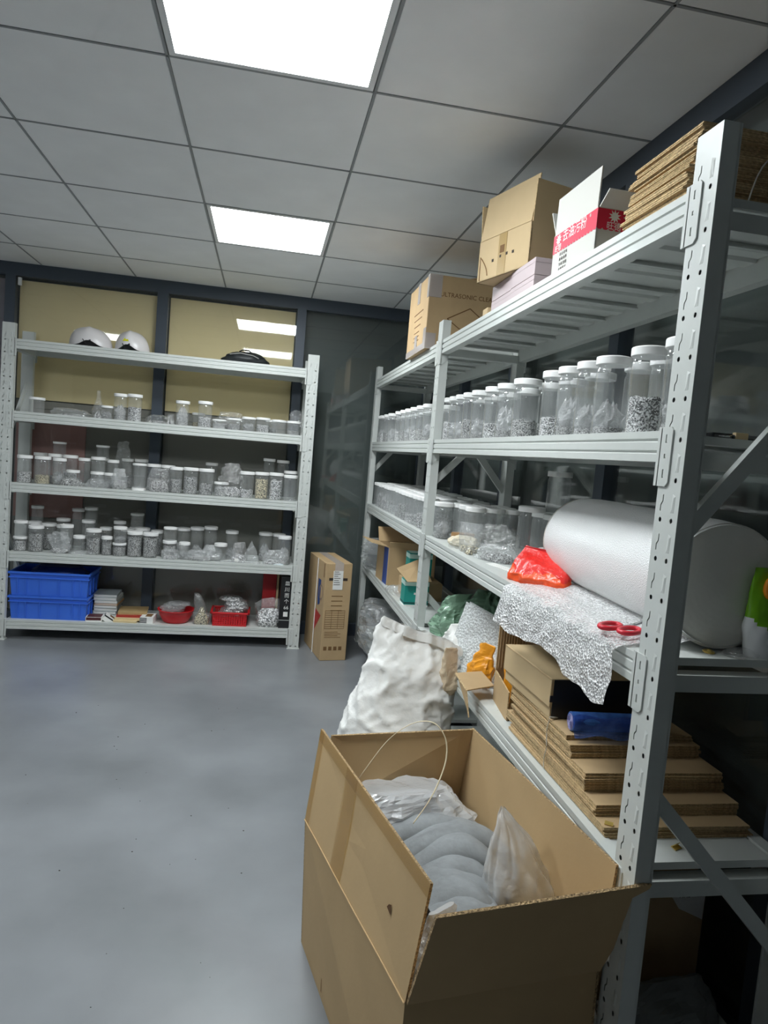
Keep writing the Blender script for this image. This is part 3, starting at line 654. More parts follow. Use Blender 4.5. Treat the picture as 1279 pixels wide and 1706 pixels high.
# --- top: helmets and a black bag
def helmet(label, loc, w_, d_, h, rz, badge=False):
    t = thing('helmet', label, 'helmet', loc, rz, 'white helmets')
    def fn(u, v):
        a = 2*math.pi*u; ph = v*math.pi/2; zb = .006+.036*math.exp(-((math.cos(a)-.1)/.36)**2)
        r1 = math.cos(ph)**.85; return (w_/2*r1*math.cos(a)*(1+.10*math.cos(a)*(1-v)), d_/2*r1*math.sin(a), zb*(1-v)+(h)*math.sin(ph)**.9*(1 if v > 0 else 0))
    MB().grid(fn, 40, 16, wrapu=True).build('shell', M('white helmet shell', srgb(226, 222, 222), .28), t, True)
    def f2(u, v): x, y, z = fn(u, 0); return (x*(.985-.12*v), y*(.985-.12*v), max(.0005, (z+.006)*(1-v)))
    MB().grid(f2, 40, 3, wrapu=True).build('padding', m_black, t)
    MB().tube([(x*1.012, y*1.012, z+.001) for x, y, z in (fn(i/40, 0) for i in range(40))], .004, 6, closed=True).build('edge_trim', m_black, t)
    MB().tube([(-.02, -d_/2*.96, .05), (0, -d_/2*1.03, .02), (.03, -d_/2*1.05, .006), (.07, -d_/2*.95, .005), (.11, -d_/2*.75, .006)], .006, 6, flat=.4).build('chin_strap', m_black, t)
    MB().lathe([(.008, 0), (.008, .006), (.001, .007)], 12).build('strap_anchor', m_black, t, loc=(.02, -d_/2*.93, .045), rot=(math.pi/2-.2, 0, 0))
    if badge:
        MB().prism([(-.02, -.014), (.02, -.014), (0, .022)], 'y', -.002, .001).build('yellow_badge', M('yellow sticker', srgb(226, 222, 30), .4), t, loc=(.0, -d_/2*.94, .078), rot=(-.4, 0, 0))
    return t
q = aty(147, 577, 4.78); helmet('white helmet with a rounded back and black edge beside another helmet', (q.x+.005, 4.78, z5-.003), .265, .21, .138, .05)
q = aty(218, 583, 4.78); helmet('white helmet with a small yellow triangle sticker', (q.x, 4.79, z5-.003), .215, .22, .142, -.15, True)
q = aty(408, 605, 4.77)
t = thing('black_bag', 'black zipped bag lying on top of the rack', 'bag', (q.x, 4.78, z5-.003), 0)
bagmesh(.315, .18, .085, px=((0, .94), (.3, 1), (.7, .82), (1, .4)), py=((0, .9), (.4, 1), (.8, .8), (1, .3)), seed=5, amp=.09, freq=9).build('body', M('black nylon', srgb(30, 34, 36), .5, bump=(40, .3)), t, True)
MB().tube([(-.10, -.075, .055), (-.03, -.082, .068), (.05, -.08, .06), (.09, -.07, .045)], .0035, 6).build('zip', M('zip metal', srgb(150, 150, 146), .4), t); MB().tube([(-.04, -.02, .084), (-.02, -.03, .096), (.02, -.03, .096), (.04, -.02, .084)], .008, 6, flat=.5).build('handle', m_black, t)

# --- tall printed carton on the floor between the racks
t = thing('tall_carton', 'tall narrow printed carton standing on the floor between the racks', 'box', (.438, 4.37, 0), .165)
MB().cbox(0, .178, 0, .46, 0, .65, .004).build('carton', m_card, t)
MB().box(.06, .118, -.001, .46, .6495, .651).build('top_tape', m_ctape, t); MB().box(.06, .118, -.0012, .001, .60, .651).build('tape_end', m_ctape, t)
t2 = MB().box(.052, .118, -.002, 0, .475, .60).build('shipping_label', m_white, t)
for k in range(7): MB().box(.057, .057+.05*(.5+.5*R.random()), -.0026, -.0018, .592-.014*k, .5955-.014*k).build('print_line', m_ink, t2)
MB().box(.025, .15, -.001, .0, .535, .553).build('print_bar', m_ink, t)
for k in range(4): MB().box(.05, .125, -.001, .0, .43-.032*k, .435-.032*k).build('print_line', m_inkb, t)
for k in range(9): MB().box(.015, .15, -.001, .0, .215+.015*k, .217+.015*k).build('table_rule', m_inkb, t)
for k in range(4): MB().box(.015+.044*k, .017+.044*k, -.001, .0, .215, .336).build('table_rule', m_inkb, t)
for k in range(4): MB().box(.02, .13-.02*(k % 2), -.001, .0, .155+.012*k, .158+.012*k).build('print_line', m_inkb, t)
for k in range(4): MB().box(.02+.034*k, .042+.034*k, -.001, .0, .07, .095).build('handling_symbol', m_inkb, t)
MB().add([(-.0012, .10, .36), (-.0012, .15, .34), (-.0012, .17, .40), (-.0012, .17, .52), (-.0012, .10, .52)], [(0,1,2,3,4)]).build('blue_print', M('blue print', srgb(38, 70, 130), .6), t)
MB().add([(-.0012, .05, .29), (-.0012, .22, .31), (-.0012, .20, .16)], [(0,1,2)]).build('red_print', M('red print', srgb(180, 50, 44), .6), t)
MB().lathe([(.04, 0), (.052, 0)], 28, cap=False).build('ring_print', M('grey print', srgb(150, 128, 110), .7), t, loc=(-.0015, .085, .44), rot=(0, -math.pi/2, 0))
MB().box(-.0012, 0, .03, .045, .55, .64).build('dark_print', m_inkb, t); MB().tube([(-.004, .20, .0), (-.004, .2, .65)], .003, 6).build('strapping', m_white, t)
# ================================================================ goods on the two racks along the right wall
zr1, zr2, zr3, zr4, zr5 = [z-.003 for z in ZR]
N4, N3 = ('second shelf of bubble-wrap rack', 'bubble wrap end'), ('middle shelf of bubble-wrap rack', 'bubble wrap end')
C4, C3 = ('second shelf of corner rack', 'back wall end'), ('middle shelf of corner rack', 'back wall end')
WHB[N4[0]] = WHB[N3[0]] = (XR+.022, XR+.372, Y0+.085, Y1-.003); WHB[C4[0]] = WHB[C3[0]] = (XR+.022, XR+.372, Y1+.08, Y2-.003)
def y_from_left(u_, v_, x, r_):
    """y of a jar of radius r_ whose left outline is seen at pixel u_ when its axis stands at x"""
    y = atx(u_, v_, x).y
    for _ in range(6):
        d = (Vector((x, y, 0))).length; y = atx(u_+FPX*r_/(d*.99), v_, x).y
    return y
kinds = ['bright', 'wad', 'wad', 'dark', 'wad', 'bright', 'wad', 'dark', 'bright', 'wad', 'wad', 'wad', 'bright', 'wad']
for k, (u_, v_) in enumerate(((742, 668), (748, 663), (760.5, 658), (773, 653), (787.5, 650), (810, 643), (830, 640), (859, 637), (906.5, 623), (933.5, 611), (965, 604), (997, 598), (1057, 582), (1115, 575))):
    y = y_from_left(u_, v_, .812, .041); jar(.812, y, zr4, .082 if k != 7 else .088, .192, kinds[k], .35 if k % 3 else .5, N4)
for y in (1.47, 1.585, 1.80, 1.98, 2.13, 2.33, 2.52, 2.70, 2.86): jar(.905, y, zr4, .082, .19, R.choice(('empty', 'wad', 'bright')), .35, N4)
for k, (u_, v_) in enumerate(((628.5, 696), (632.8, 694), (640, 693), (647, 692), (658.7, 689), (667, 687), (675, 684), (684, 681), (694.5, 679), (705, 675))):
    y = y_from_left(u_, v_, .81, .041); jar(.81, y, zr4, .082, .19, ('wad', 'bright', 'dark')[k % 3], .4, C4)
for i in range(10): jar(.905, 3.36+.155*i, zr4, .082, .19, R.choice(('empty', 'wad', 'dark')), .3, C4)
for r_ in range(4):
    for i in range(16):
        jar(.808+.088*r_, 3.25+.098*i+R.uniform(-.004, .004), zr3, .084, .163+R.uniform(-.003, .003), R.choice(('wad', 'bright', 'dark', 'empty')) if r_ < 2 else 'empty', R.uniform(.3, .6), C3)
for r_ in range(4):
    for i in range(3): jar(.815+.09*r_, 2.985-.095*i+R.uniform(-.004, .004) if r_ else 2.985-.0*i, zr3, .084, .165, R.choice(('empty', 'wad')), .4, N3) if (r_ or i == 0) else None
jar(.985, 2.36, zr3, .095, .21, 'empty', 0, N3)
lo = jar(1.085, 2.36, zr3, .09, .185, 'empty', 0, N3); jar(1.085, 2.36, 0, .088, .16, 'empty', 0, N3, on=lo)
jar(1.075, 2.47, zr3, .09, .185, 'empty', 0, N3); jar(.965, 2.14, zr3, .085, .085, 'empty', 0, N3, adj='short')

# --- cartons on top
def open_box(name, label, loc, rz, size, flaps, mats, t=.004, group=None, cat='box', bottom=True):
    """five-sided board box, origin at its corner; flaps: (side, length, outward angle from vertical up)"""
    w_, d_, h = size; o = thing(name, label, cat, loc, rz, group); m, e = mats
    A, B, C_, D_ = (0, 0), (w_, 0), (w_, d_), (0, d_)
    mb = MB()
    if bottom: mb.box(0, w_, 0, d_, 0, t)
    for p, q in ((A, B), (B, C_), (C_, D_), (D_, A)): mb.board((*p, 0), (*q, 0), (*q, h), (*p, h), -t, 0, 1)
    mb.build('walls', [m, e], o)
    S = {'-y': (A, B, (0, -1)), '+x': (B, C_, (1, 0)), '+y': (C_, D_, (0, 1)), '-x': (D_, A, (-1, 0))}
    for side, ln, ang in flaps:
        p, q, n = S[side]; dz = math.cos(ang)*ln; dn = math.sin(ang)*ln; ins = .004
        dx, dy = (q[0]-p[0]), (q[1]-p[1]); L_ = math.hypot(dx, dy); ux, uy = dx/L_*ins, dy/L_*ins
        a = (p[0]+ux, p[1]+uy, h); b = (q[0]-ux, q[1]-uy, h)
        MB().board(a, b, (b[0]+n[0]*dn, b[1]+n[1]*dn, h+dz), (a[0]+n[0]*dn, a[1]+n[1]*dn, h+dz), -t*.9, 0, 1).build('flap', [m, e], o)
    return o
# big closed carton
t = thing('taped_carton', 'large taped brown carton overhanging the corner rack top', 'box', (.72, 3.275, zr5))
MB().cbox(0, .38, 0, .445, 0, .352, .004).build('carton', m_card, t)
for a in ((-.0015, .0, .0, .055, .345, .3535), ): pass
tp = MB().box(-.0016, .05, -.0016, .03, .352, .3535); tp.build('tape', m_ctape, t)
MB().box(-.0016, .062, -.0018, .0, .245, .3535).build('tape', m_ctape, t); MB().box(-.0018, 0, -.0016, .035, .245, .3535).build('tape', m_ctape, t)
MB().box(-.0016, .05, -.0018, .0, 0, .075).build('tape', m_ctape, t); MB().box(-.0018, 0, -.0016, .05, .0, .10).build('tape', m_ctape, t)
MB().box(-.0018, 0, .19, .245, .25, .3535).build('tape', m_ctape, t); MB().box(-.0018, 0, .19, .245, .0, .09).build('tape', m_ctape, t); MB().box(-.0018, 0, .05, .445, 0, .03).build('tape', m_ctape, t)
text('ULTRASONIC CLEANER', .030, m_inkb, t, frame((.215, -.0012, .262), (1, 0, 0), (0, 0, 1)))
for a, b in (((.10, .15), (.21, .21)), ((.21, .21), (.31, .14)), ((.10, .15), (.20, .085)), ((.31, .14), (.20, .085))):
    d = Vector((b[0]-a[0], 0, b[1]-a[1])); n = Vector((-d.z, 0, d.x)).normalized()*.0025; A = Vector((a[0], -.0012, a[1])); B = Vector((b[0], -.0012, b[1]))
    MB().add([A-n, B-n, B+n, A+n], [(0,1,2,3)]).build('diamond_line', m_inkb, t)
for k in range(4): MB().box(-.0012, 0, .10+.02*k, .30-.01*k, .20-.032*k, .204-.032*k).build('print_line', m_inkb, t)
for k in range(2): MB().box(-.0012, 0, .16, .28, .062+.02*k, .066+.02*k).build('print_line', m_inkb, t)
MB().add([(.13, .10, .3525), (.36, .10, .3525), (.35, -.03, .372)], [(0,1,2)]).board((.13, .10, .353), (.36, .10, .353), (.34, -.02, .374), (.30, -.02, .374), .003).build('lid_flap', m_card, t)
# pink boxes, brown box on them
m_pinkb = M('pale pink board', srgb(190, 174, 176), .6)
for i, (dy, dz) in enumerate(((0, 0), (.208, 0), (0, .0535), (.208, .0535))):
    t = thing('pink_box', ['flat pale pink box at the bottom near the red box', 'flat pale pink box at the bottom near the taped carton', 'flat pale pink box on top near the red box', 'flat pale pink box on top near the taped carton'][i], 'box', (.768+.004*(i % 2), 2.03+dy, zr5+dz), 0, 'pale pink boxes')
    MB().cbox(0, .25, 0, .205, 0, .0525, .0015).build('box', m_pinkb, t); MB().box(-.0006, .2506, -.0006, .2056, .038, .0388).build('lid_line', m_pinkb, t)
t = thing('wood_block', 'small pale wooden block beside the pink boxes', 'block', (.765, 2.465, zr5)); MB().cbox(0, .05, 0, .055, 0, .04, .004).build('block', m_card2, t)
f = math.atan2(.08, .28)
t = open_box('open_carton', 'brown carton with raised flaps resting on the pink boxes', (.782, 2.13, zr5+.1065), f, (.235, .295, .14), (('-x', .155, -.13), ('-y', .13, .05), ('+x', .14, .1), ('+y', .13, .1)), (m_card2, m_edge))
MB().tube([(-.0006, .002, .1405), (-.0006, .293, .1405)], .0012, 4).build('fold_crease', m_card2, t)
MB().box(-.0012, -.0002, .13, .175, .002, .139).build('tape', M('brown tape', srgb(170, 142, 90), .3), t)
MB().box(-.0018, -.001, .14, .165, .075, .10).build('faded_stamp', m_inkb, t)
for y, z in ((.20, .055), (.155, .06), (.12, .062), (.085, .06)): MB().box(-.0014, -.0004, y, y+.01, z, z+.009).build('handling_mark', m_ink, t)
MB().tube([(-.001, .28-.0*a, .004) for a in range(1)]+[(-.001, .292-.06*math.sin(a*.16), .095-.009*a) for a in range(1, 10)], .0022, 4).build('curved_print', m_inkb, t)
# red and white powder box
m_pboard = M('off-white board', srgb(196, 195, 188), .6)
t = open_box('powder_carton', 'white carton with a red band and Chinese lettering', (.752, 1.602, zr5), .02, (.20, .245, .108), (('-x', .098, -.02), ('-y', .05, 1.0), ('+y', .085, .5)), (m_pboard, m_pboard))
m_redp = M('red print on board', srgb(214, 36, 68), .5)
def band(o, org, ux, L_, z0, z1, n=16):
    P = [(0, z1), (L_, z1), (L_, z0)]
    for k in range(n, 0, -1):
        a = L_*(k-.5)/n; P += [(L_*(k-.25)/n, z0-.004), (L_*(k-.75)/n, z0-.004), (L_*(k-1)/n, z0)] if k > 1 else [(L_*.75/n, z0-.004), (L_*.25/n, z0-.004), (0, z0)]
    vs = [Vector(org)+Vector(ux)*a+Vector((0, 0, b)) for a, b in P]; MB().add(vs, [tuple(range(len(vs)))]).build('red_band', m_redp, o)
band(t, (-.0006, .245, 0), (0, -1, 0), .245, .060, .106); band(t, (0, -.0006, 0), (1, 0, 0), .20, .060, .106, 13)
FX = lambda y, z: frame((-.0012, y, z), (0, -1, 0), (0, 0, 1)); FY = lambda x, z: frame((x, -.0012, z), (1, 0, 0), (0, 0, 1))
text('去油污粉', .034, m_white, t, FX(.12, .089), 'lettering'); text('®', .012, m_white, t, FX(.035, .098), 'lettering'); text('旺德', .020, m_white, t, FX(.212, .066), 'lettering')
text('去油污粉', .034, m_white, t, FY(.135, .088), 'lettering'); text('旺德', .020, m_white, t, FY(.045, .066), 'lettering')
def star(M_, r_):
    vs = [M_ @ Vector((0, 0, 0))]+[M_ @ Vector(((r_ if i % 2 else r_*.5)*math.cos(math.pi*i/10), (r_ if i % 2 else r_*.5)*math.sin(math.pi*i/10), 0)) for i in range(20)]
    MB().add(vs, [(0, 1+i, 1+(i+1) % 20) for i in range(20)]).build('star_emblem', m_white, t)
star(FX(.212, .09), .017); star(FY(.045, .09), .017)
for k, s_ in enumerate(('企 企 老 味', '原 商 汤 料', '生 机 更 健', '品 质 保 证')): text(s_, .0095, m_ink, t, FX(.175, .046-.0135*k), 'small_print')
# stack of flattened cartons on the top and on the fourth shelf
def flat_mesh(w_, d_, th=.0062):
    mb = MB(); k = th/2-.0006
    for z in (0, th-k):
        mb.board((0, 0, z), (w_, 0, z), (w_, d_, z), (0, d_, z), k, 0, 1)
    mb.box(.004, w_-.004, .003, d_-.003, k, th-k)        # folded inner flaps between the two walls
    return mb.mesh('flattened_carton', [m_card, m_edge])
ORD2 = ORD+['twenty-first', 'twenty-second', 'twenty-third', 'twenty-fourth', 'twenty-fifth']; FC = {}
def flat_stack(x, y, z, n, meshes, jit, label, group, drift=(0, 0), rz=0, th=.0062):
    for i in range(n):
        o = link('flattened_carton', R.choice(meshes), None, (x+R.uniform(-jit, jit)+drift[0]*i, y+R.uniform(-jit, jit)+drift[1]*i, z+i*th), (0, 0, rz+R.uniform(-.012, .012)))
        FC[group] = FC.get(group, -1)+1; tag(o, label % ORD2[FC[group]], 'flattened carton', group)
    return z+n*th
fm5 = [flat_mesh(.36, .235), flat_mesh(.35, .24), flat_mesh(.365, .228)]
flat_stack(.768, 1.268, zr5, 24, fm5, .006, 'flattened brown carton, %s from the bottom, on top of the bubble-wrap rack', 'flattened cartons on the rack top', (0.0002, -.0013))
fm2 = [flat_mesh(.355, .56), flat_mesh(.35, .57)]; fm2b = [flat_mesh(.35, .47), flat_mesh(.355, .475)]; fm2c = [flat_mesh(.34, .40), flat_mesh(.345, .395)]
G2 = 'flattened cartons under the kraft box'
o = MB().tube([aty(u_, v_, 1.236) for u_, v_ in ((1246, 335), (1252, 318), (1260, 296), (1270, 278), (1284, 262), (1300, 255))], .0016, 6).build('packing_strap', M('white cord', srgb(214, 212, 204), .6)); tag(o, 'white packing strap bowed over the end of the flattened carton stack', 'strap')
zz = flat_stack(.768, 1.29, zr2, 4, fm2, .004, 'long flattened carton, %s from the bottom of the pile under the kraft box', G2)
zz = flat_stack(.768, 1.335, zz, 4, fm2, .004, 'long flattened carton, %s from the bottom of the pile under the kraft box', G2)
zz = flat_stack(.768, 1.395, zz, 7, fm2b, .004, 'flattened carton, %s from the bottom of the pile under the kraft box', G2)
zz = flat_stack(.768, 1.475, zz, 5, fm2c, .003, 'flattened carton, %s from the bottom of the pile under the kraft box', G2)
zz = flat_stack(.768, 1.505, zz, 2, fm2c, .001, 'smooth flattened carton, %s from the bottom of the pile under the kraft box', G2)
ZT = zz
o = MB().tube([(.762, 1.60+.004*math.sin(k), zr2+.008+k*.0125) for k in range(12)]+[(.80, 1.61, ZT+.002), (.86, 1.63, ZT+.002)], .0016, 6).build('twine', M('white twine', srgb(222, 216, 200), .7)); tag(o, 'white twine tied round the flattened carton pile', 'twine')
# kraft box on the pile
t = thing('kraft_box', 'lidded kraft box with a black end on the flattened cartons', 'box', (.762, 1.607, ZT), .03)
MB().cbox(.006, .25, .004, .312, 0, .085, .002).build('box', m_card2, t)
MB().cbox(0, .256, -.001, .316, .030, .106, .0025).build('lid', m_card2, t)
MB().box(.008, .25, -.003, -.0005, .002, .104).build('black_end', m_black, t); MB().box(-.0, .012, -.003, .0, .045, .062).build('tab', m_black, t)
MB().tube([(-.0004, .002, .104), (-.0004, .314, .104)], .0012, 4).build('lid_edge', m_card, t)
# blue film roll
t = thing('film_roll', 'small roll of blue plastic bags on the flattened cartons', 'roll', (.79, 1.535, ZT+.024), -.06)
m_bf = M('blue film', srgb(70, 116, 196), .22, var=(40, .25), bump=(50, .3))
MB().tube([(0, 0, 0), (.22, 0, 0)], .0235, 20).build('roll', m_bf, t, False)
sp = [(-.002, .003*a*.31*math.cos(a)*.6, .003*a*.31*math.sin(a)*.6) for a in [k*.5 for k in range(1, 74)]]
MB().tube(sp, .0009, 4).build('spiral_end', M('pale lilac film', srgb(165, 160, 205), .3), t)
def fl(u, v): return (-.006+.23*u, -.02-.028*v+.004*math.sin(u*9), -.0215+.047*(1-v)*(1-v)*.9+.004*math.sin(u*14+v*4))
MB().grid(fl, 14, 8).build('loose_end', clear('blue translucent film', (.5, .6, .95, 1), .35, .15, hazecol=(.12, .22, .6, 1), bump=(40, .8)), t)

# --- roll of bubble wrap, loose sheet, scissors
m_bub = M('bubble wrap roll surface', srgb(246, 247, 246), .16, bump=(380, .35, 'vor'))
m_bend = M('bubble wrap roll end', srgb(232, 230, 222), .5, var=(6, .04), bump=(50, .15))
ax, bx_ = Vector((.958, 1.255, zr3+.137)), Vector((.998, 1.985, zr3+.137))
dv = (bx_-ax); t = thing('bubble_wrap_roll', 'thick roll of clear bubble wrap lying on the shelf', 'roll', ax, math.atan2(dv.y, dv.x))
def rl(u, v):
    a = 2*math.pi*u; r_ = .136*(1-.05*(abs(2*v-1)**14))+.0015*noise.noise(Vector((math.cos(a)*3, math.sin(a)*3, v*9))); r_ *= 1-.025*max(0, -math.sin(a))
    return (dv.length*v, r_*math.cos(a), r_*math.sin(a))
MB().grid(rl, 64, 40, wrapu=True).build('wrap', m_bub, t, True)
for e, s_ in ((0.0, -1), (dv.length, 1)):
    MB().grid(lambda u, v, e=e, s_=s_: (e+s_*(.006-.012*v*v)+s_*.0004*math.sin(v*60), .133*v*math.cos(2*math.pi*u), .133*v*math.sin(2*math.pi*u)), 48, 26, wrapu=True).build('roll_end', m_bend, t, True)
m_sheet = clear('bubble wrap sheet', (.98, .985, .985, 1), .5, .2, ior=1.5, bump=(160, .7, 'vor'), hazecol=(1, 1, 1, 1), cells=(160, .38, .82))
def sheet(u, v):
    # u: 0 at the free end by the red pouch .. 1 at the near upright; v: 0 under the roll .. 1 hanging hem
    y = 1.86-.61*u; x0 = .90+.02*(1-u)
    L1 = x0-.733; hang = .105+.012*math.sin(u*9+.6)+.02*u; Ltot = L1+hang; s_ = v*Ltot
    bumpz = .004+.010*max(0, noise.noise(Vector((u*5, v*4, 1))))+.014*math.exp(-(v/.12)**2)
    if s_ < L1-.01: p = Vector((x0-s_, y, zr3+.004+bumpz))
    else:
        k = (s_-L1+.01); a = min(1.25+.18*math.sin(u*7), k/.022); p = Vector((.743-.022*math.sin(a)-max(0, k-.027)*.16, y, zr3+.006-.022*(1-math.cos(a))-max(0, k-.027)*.97))
    out = .03*math.exp(-(u/.16)**2)*v                     # the free end stands out from the shelf
    p.x -= out; p.y += .03*math.sin(v*5)*(.3+u*0)+.012*noise.noise(Vector((u*9, v*7, 4))); p.z += .012*noise.noise(Vector((u*8, v*8, 7)))*v+out*.25
    p.x += .006*noise.noise(Vector((u*14, v*9, 2)))
    return p
o = MB().grid(sheet, 90, 46).build('bubble_wrap_sheet', m_sheet, None, True); tag(o, 'loose bubble wrap sheet hanging over the shelf edge under the scissors', 'bubble wrap')
t = thing('scissors', 'scissors with red plastic handles lying on the bubble wrap', 'scissors', (.800, 1.345, zr3+.024), math.radians(62), rot=(0, .0, math.radians(35)))
for s_ in (1, -1):
    lp = [(-.035+.034*math.cos(a), s_*.022+.018*math.sin(a), 0) for a in [k*math.pi/9 for k in range(18)]]
    MB().tube(lp, .0055, 8, closed=True).build('handle', M('red scissor handle', srgb(214, 44, 60), .35), t, True)
    MB().prism([(-.004, s_*.012), (.03, s_*.004), (.115, -s_*.001), (.115, -s_*.002), (.03, -s_*.007), (-.004, s_*.002)], 'z', -.0015 if s_ > 0 else .0005, .0 if s_ > 0 else .002).build('blade', M('scissor steel', srgb(190, 192, 194), .2, 1), t)
MB().lathe([(.004, 0), (.004, .004), (.001, .005)], 10).build('pivot', m_deck, t, loc=(.03, 0, 0))
# red pouch
t = thing('red_pouch', 'glossy red and orange stand-up pouch lying beside the bubble wrap', 'pouch', (.838, 1.925, zr3), math.radians(-58))
m_rp = M('red film', srgb(226, 44, 38), .28, var=(7, .12), bump=(26, .9))
m_rp2 = M('orange red film', srgb(240, 84, 34), .28, var=(9, .1), bump=(26, .9))
def rp(u, v):
    a = 2*math.pi*u; c, s_ = math.cos(a), math.sin(a); wd = .108*(1-.10*v); th = .05*prof(((0, .7), (.25, 1), (.7, .45), (.82, .07), (1, .05)), v)
    x = wd*math.copysign(abs(c)**.7, c); y = th*math.copysign(abs(s_)**.8, s_)+.055*v*v; z = .098*v
    n = (fbm((x, y, z), 20, 4, 3)*.016-.016*abs(noise.noise(Vector((x*24, z*28, 3)))))*(1-.8*(v > .8)); return (x, y+n-.0, max(0.001, z+n*.6+.02*v*(x/.108)*-.4))
mb = MB().grid(rp, 56, 30, wrapu=True); mb.m = [1 if f[0]//56 < 11+3*math.sin(f[0] % 56*.45) else 0 for f in mb.f]; mb.build('pouch', [m_rp, m_rp2], t, True)
MB().box(-.098, .098, .048, .0535, .0885, .103).build('top_seal', M('dark red film', srgb(190, 30, 34), .3), t)
# zip bags and little things at the far end of that shelf
bag('zip_bag', 'upright frosted zip bag with small fittings near the middle upright', 'zip bag', (.812, 2.56, zr3), (.115, .05, .115), -1.0, m_bag2, m_scr3, .22, px=((0, .8), (.3, .85), (1, 1)), py=((0, .8), (.3, 1), (1, .5)), amp=.08)
bag('zip_bag', 'lying clear zip bag of dark parts behind the red pouch', 'zip bag', (.86, 2.36, zr3), (.17, .10, .062), -1.0, m_bag2, m_scr, .5, **flat)
bag('zip_bag', 'crumpled clear bag leaning before the tall empty jar', 'zip bag', (.915, 2.53, zr3), (.17, .09, .12), -.9, m_bag, None, amp=.2, freq=16)
bag('zip_bag', 'tiny bag of brassy fittings at the shelf edge', 'zip bag', (.792, 2.50, zr3), (.05, .03, .028), -1.2, m_bag, m_scr3, .8, **flat)
t = thing('wood_block', 'brown wooden block wrapped in cream cloth on the shelf', 'block', (.835, 2.80, zr3), .3); MB().cbox(0, .085, 0, .06, 0, .045, .003).build('block', M('brown wood', srgb(150, 116, 76), .6, var=(20, .2)), t)
bag('cloth_wad', 'crumpled cream cloth beside the wooden block', 'cloth', (.84, 2.73, zr3), (.12, .08, .045), -.6, M('cream cloth', srgb(226, 216, 192), .8), amp=.22, freq=20, **{k: v for k, v in flat.items() if k in ('px', 'py')})
bag('zip_bag', 'bright crinkled clear wrapper beside the cream cloth', 'wrapper', (.80, 2.66, zr3), (.09, .05, .04), .4, m_bag, None, amp=.25, freq=22)
t = thing('paper_strip', 'white paper strips lying under a zip bag', 'paper', (.79, 2.28, zr3), -1.35)
for k in range(3): MB().box(0, .16, .012*k, .012*k+.010, .0008, .003+.001*k).build('strip', m_white, t)
# near end of that shelf: pouch, packet, brass button
t = thing('snack_pouch', 'glossy green orange and white pouch on the shelf end', 'pouch', (1.056, 1.232, zr3), 0)
def sn(u, v):
    a = 2*math.pi*u; c, s_ = math.cos(a), math.sin(a); wd = .062*prof(((0, .82), (.3, 1), (.8, .92), (1, .85)), v); th = .03*prof(((0, .9), (.3, 1), (.85, .4), (1, .06)), v)
    return (wd*math.copysign(abs(c)**.75, c), th*s_+.004*noise.noise(Vector((c*3, s_*3, v*7))), .185*v)
g_, o_, w_ = M('green film', srgb(124, 190, 40), .2), M('orange film', srgb(240, 150, 40), .25), M('white film', srgb(238, 240, 240), .3)
mb = MB().grid(sn, 32, 26, wrapu=True); mb.m = [(2 if f[0]//32 < 9+2*math.cos((f[0] % 32)/32*12.6) else 0) for f in mb.f]; mb.build('pouch', [g_, o_, w_], t, True)
MB().lathe([(.034, 0), (.030, .006), (.02, .010), (.001, .012)], 20).build('orange_badge', o_, t, True, loc=(-.012, -.020, .150), rot=(math.pi/2+.15, 0, 0))
bag('clear_packet', 'small clear packet hanging over the shelf end beside the pouch', 'packet', (.985, 1.222, zr3), (.075, .05, .016), .2, m_bag, None, **flat)
def button(label, loc, rot):
    t = thing('brass_button', label, 'button', loc, 0, None, rot); mbr = M('brass', srgb(226, 196, 110), .3, .7)
    MB().lathe([(.0, 0), (.011, 0), (.0125, .0015), (.011, .003), (.004, .0025), (.004, .006), (.0, .0065)], 18, cap=False).build('disc', mbr, t, True)
button('brass button lying on the shelf beside the bubble wrap roll', (.928, 1.243, zr3+.001), (.15, 0, 0))
t = thing('brass_clip', 'folded brass clip lying below the flattened cartons', 'clip', (.905, 1.238, zr2+.0005), .4); MB().board((0, 0, 0), (.022, 0, 0), (.022, .012, .003), (0, .012, .003), .0015).board((0, .012, .003), (.022, .012, .003), (.024, .004, .012), (.004, .004, .012), .0015).build('clip', M('brass', None), t)
t = thing('brass_clip', 'folded brass clip wedged between flattened carton bundles', 'clip', (.772, 1.30, zr2+.026), -.6); MB().board((0, 0, 0), (.018, 0, 0), (.018, .010, .003), (0, .010, .003), .0015).build('clip', M('brass', None), t)
# second shelf near end: notebook, pen, sleeve
t = thing('notebook', 'black notebook lying at the end of the jar shelf', 'notebook', (.872, 1.236, zr4), 0); MB().cbox(0, .25, 0, .03, 0, .012, .002).build('cover', m_black, t); MB().box(.004, .246, -.0004, .02, .003, .009).build('pages', M('grey pages', srgb(90, 90, 90), .8), t)
t = thing('pen', 'silver pen with a pale clip lying against the notebook', 'pen', (.88, 1.228, zr4+.0055), 0)
MB().tube([(0, 0, 0), (.03, 0, 0)], [.0008, .004], 10).build('tip', M('pen steel', srgb(180, 182, 182), .2, 1), t, True); MB().tube([(.03, 0, 0), (.24, 0, 0)], .0045, 12).build('barrel', M('pen barrel', srgb(90, 92, 92), .25, .6), t, True); MB().cbox(.034, .062, -.0055, .0055, -.005, .009, .001).build('paper_tag', m_card2, t)
m_sleeve = clear('clear sleeve film', (.97, .97, .97, 1), .015, .1)
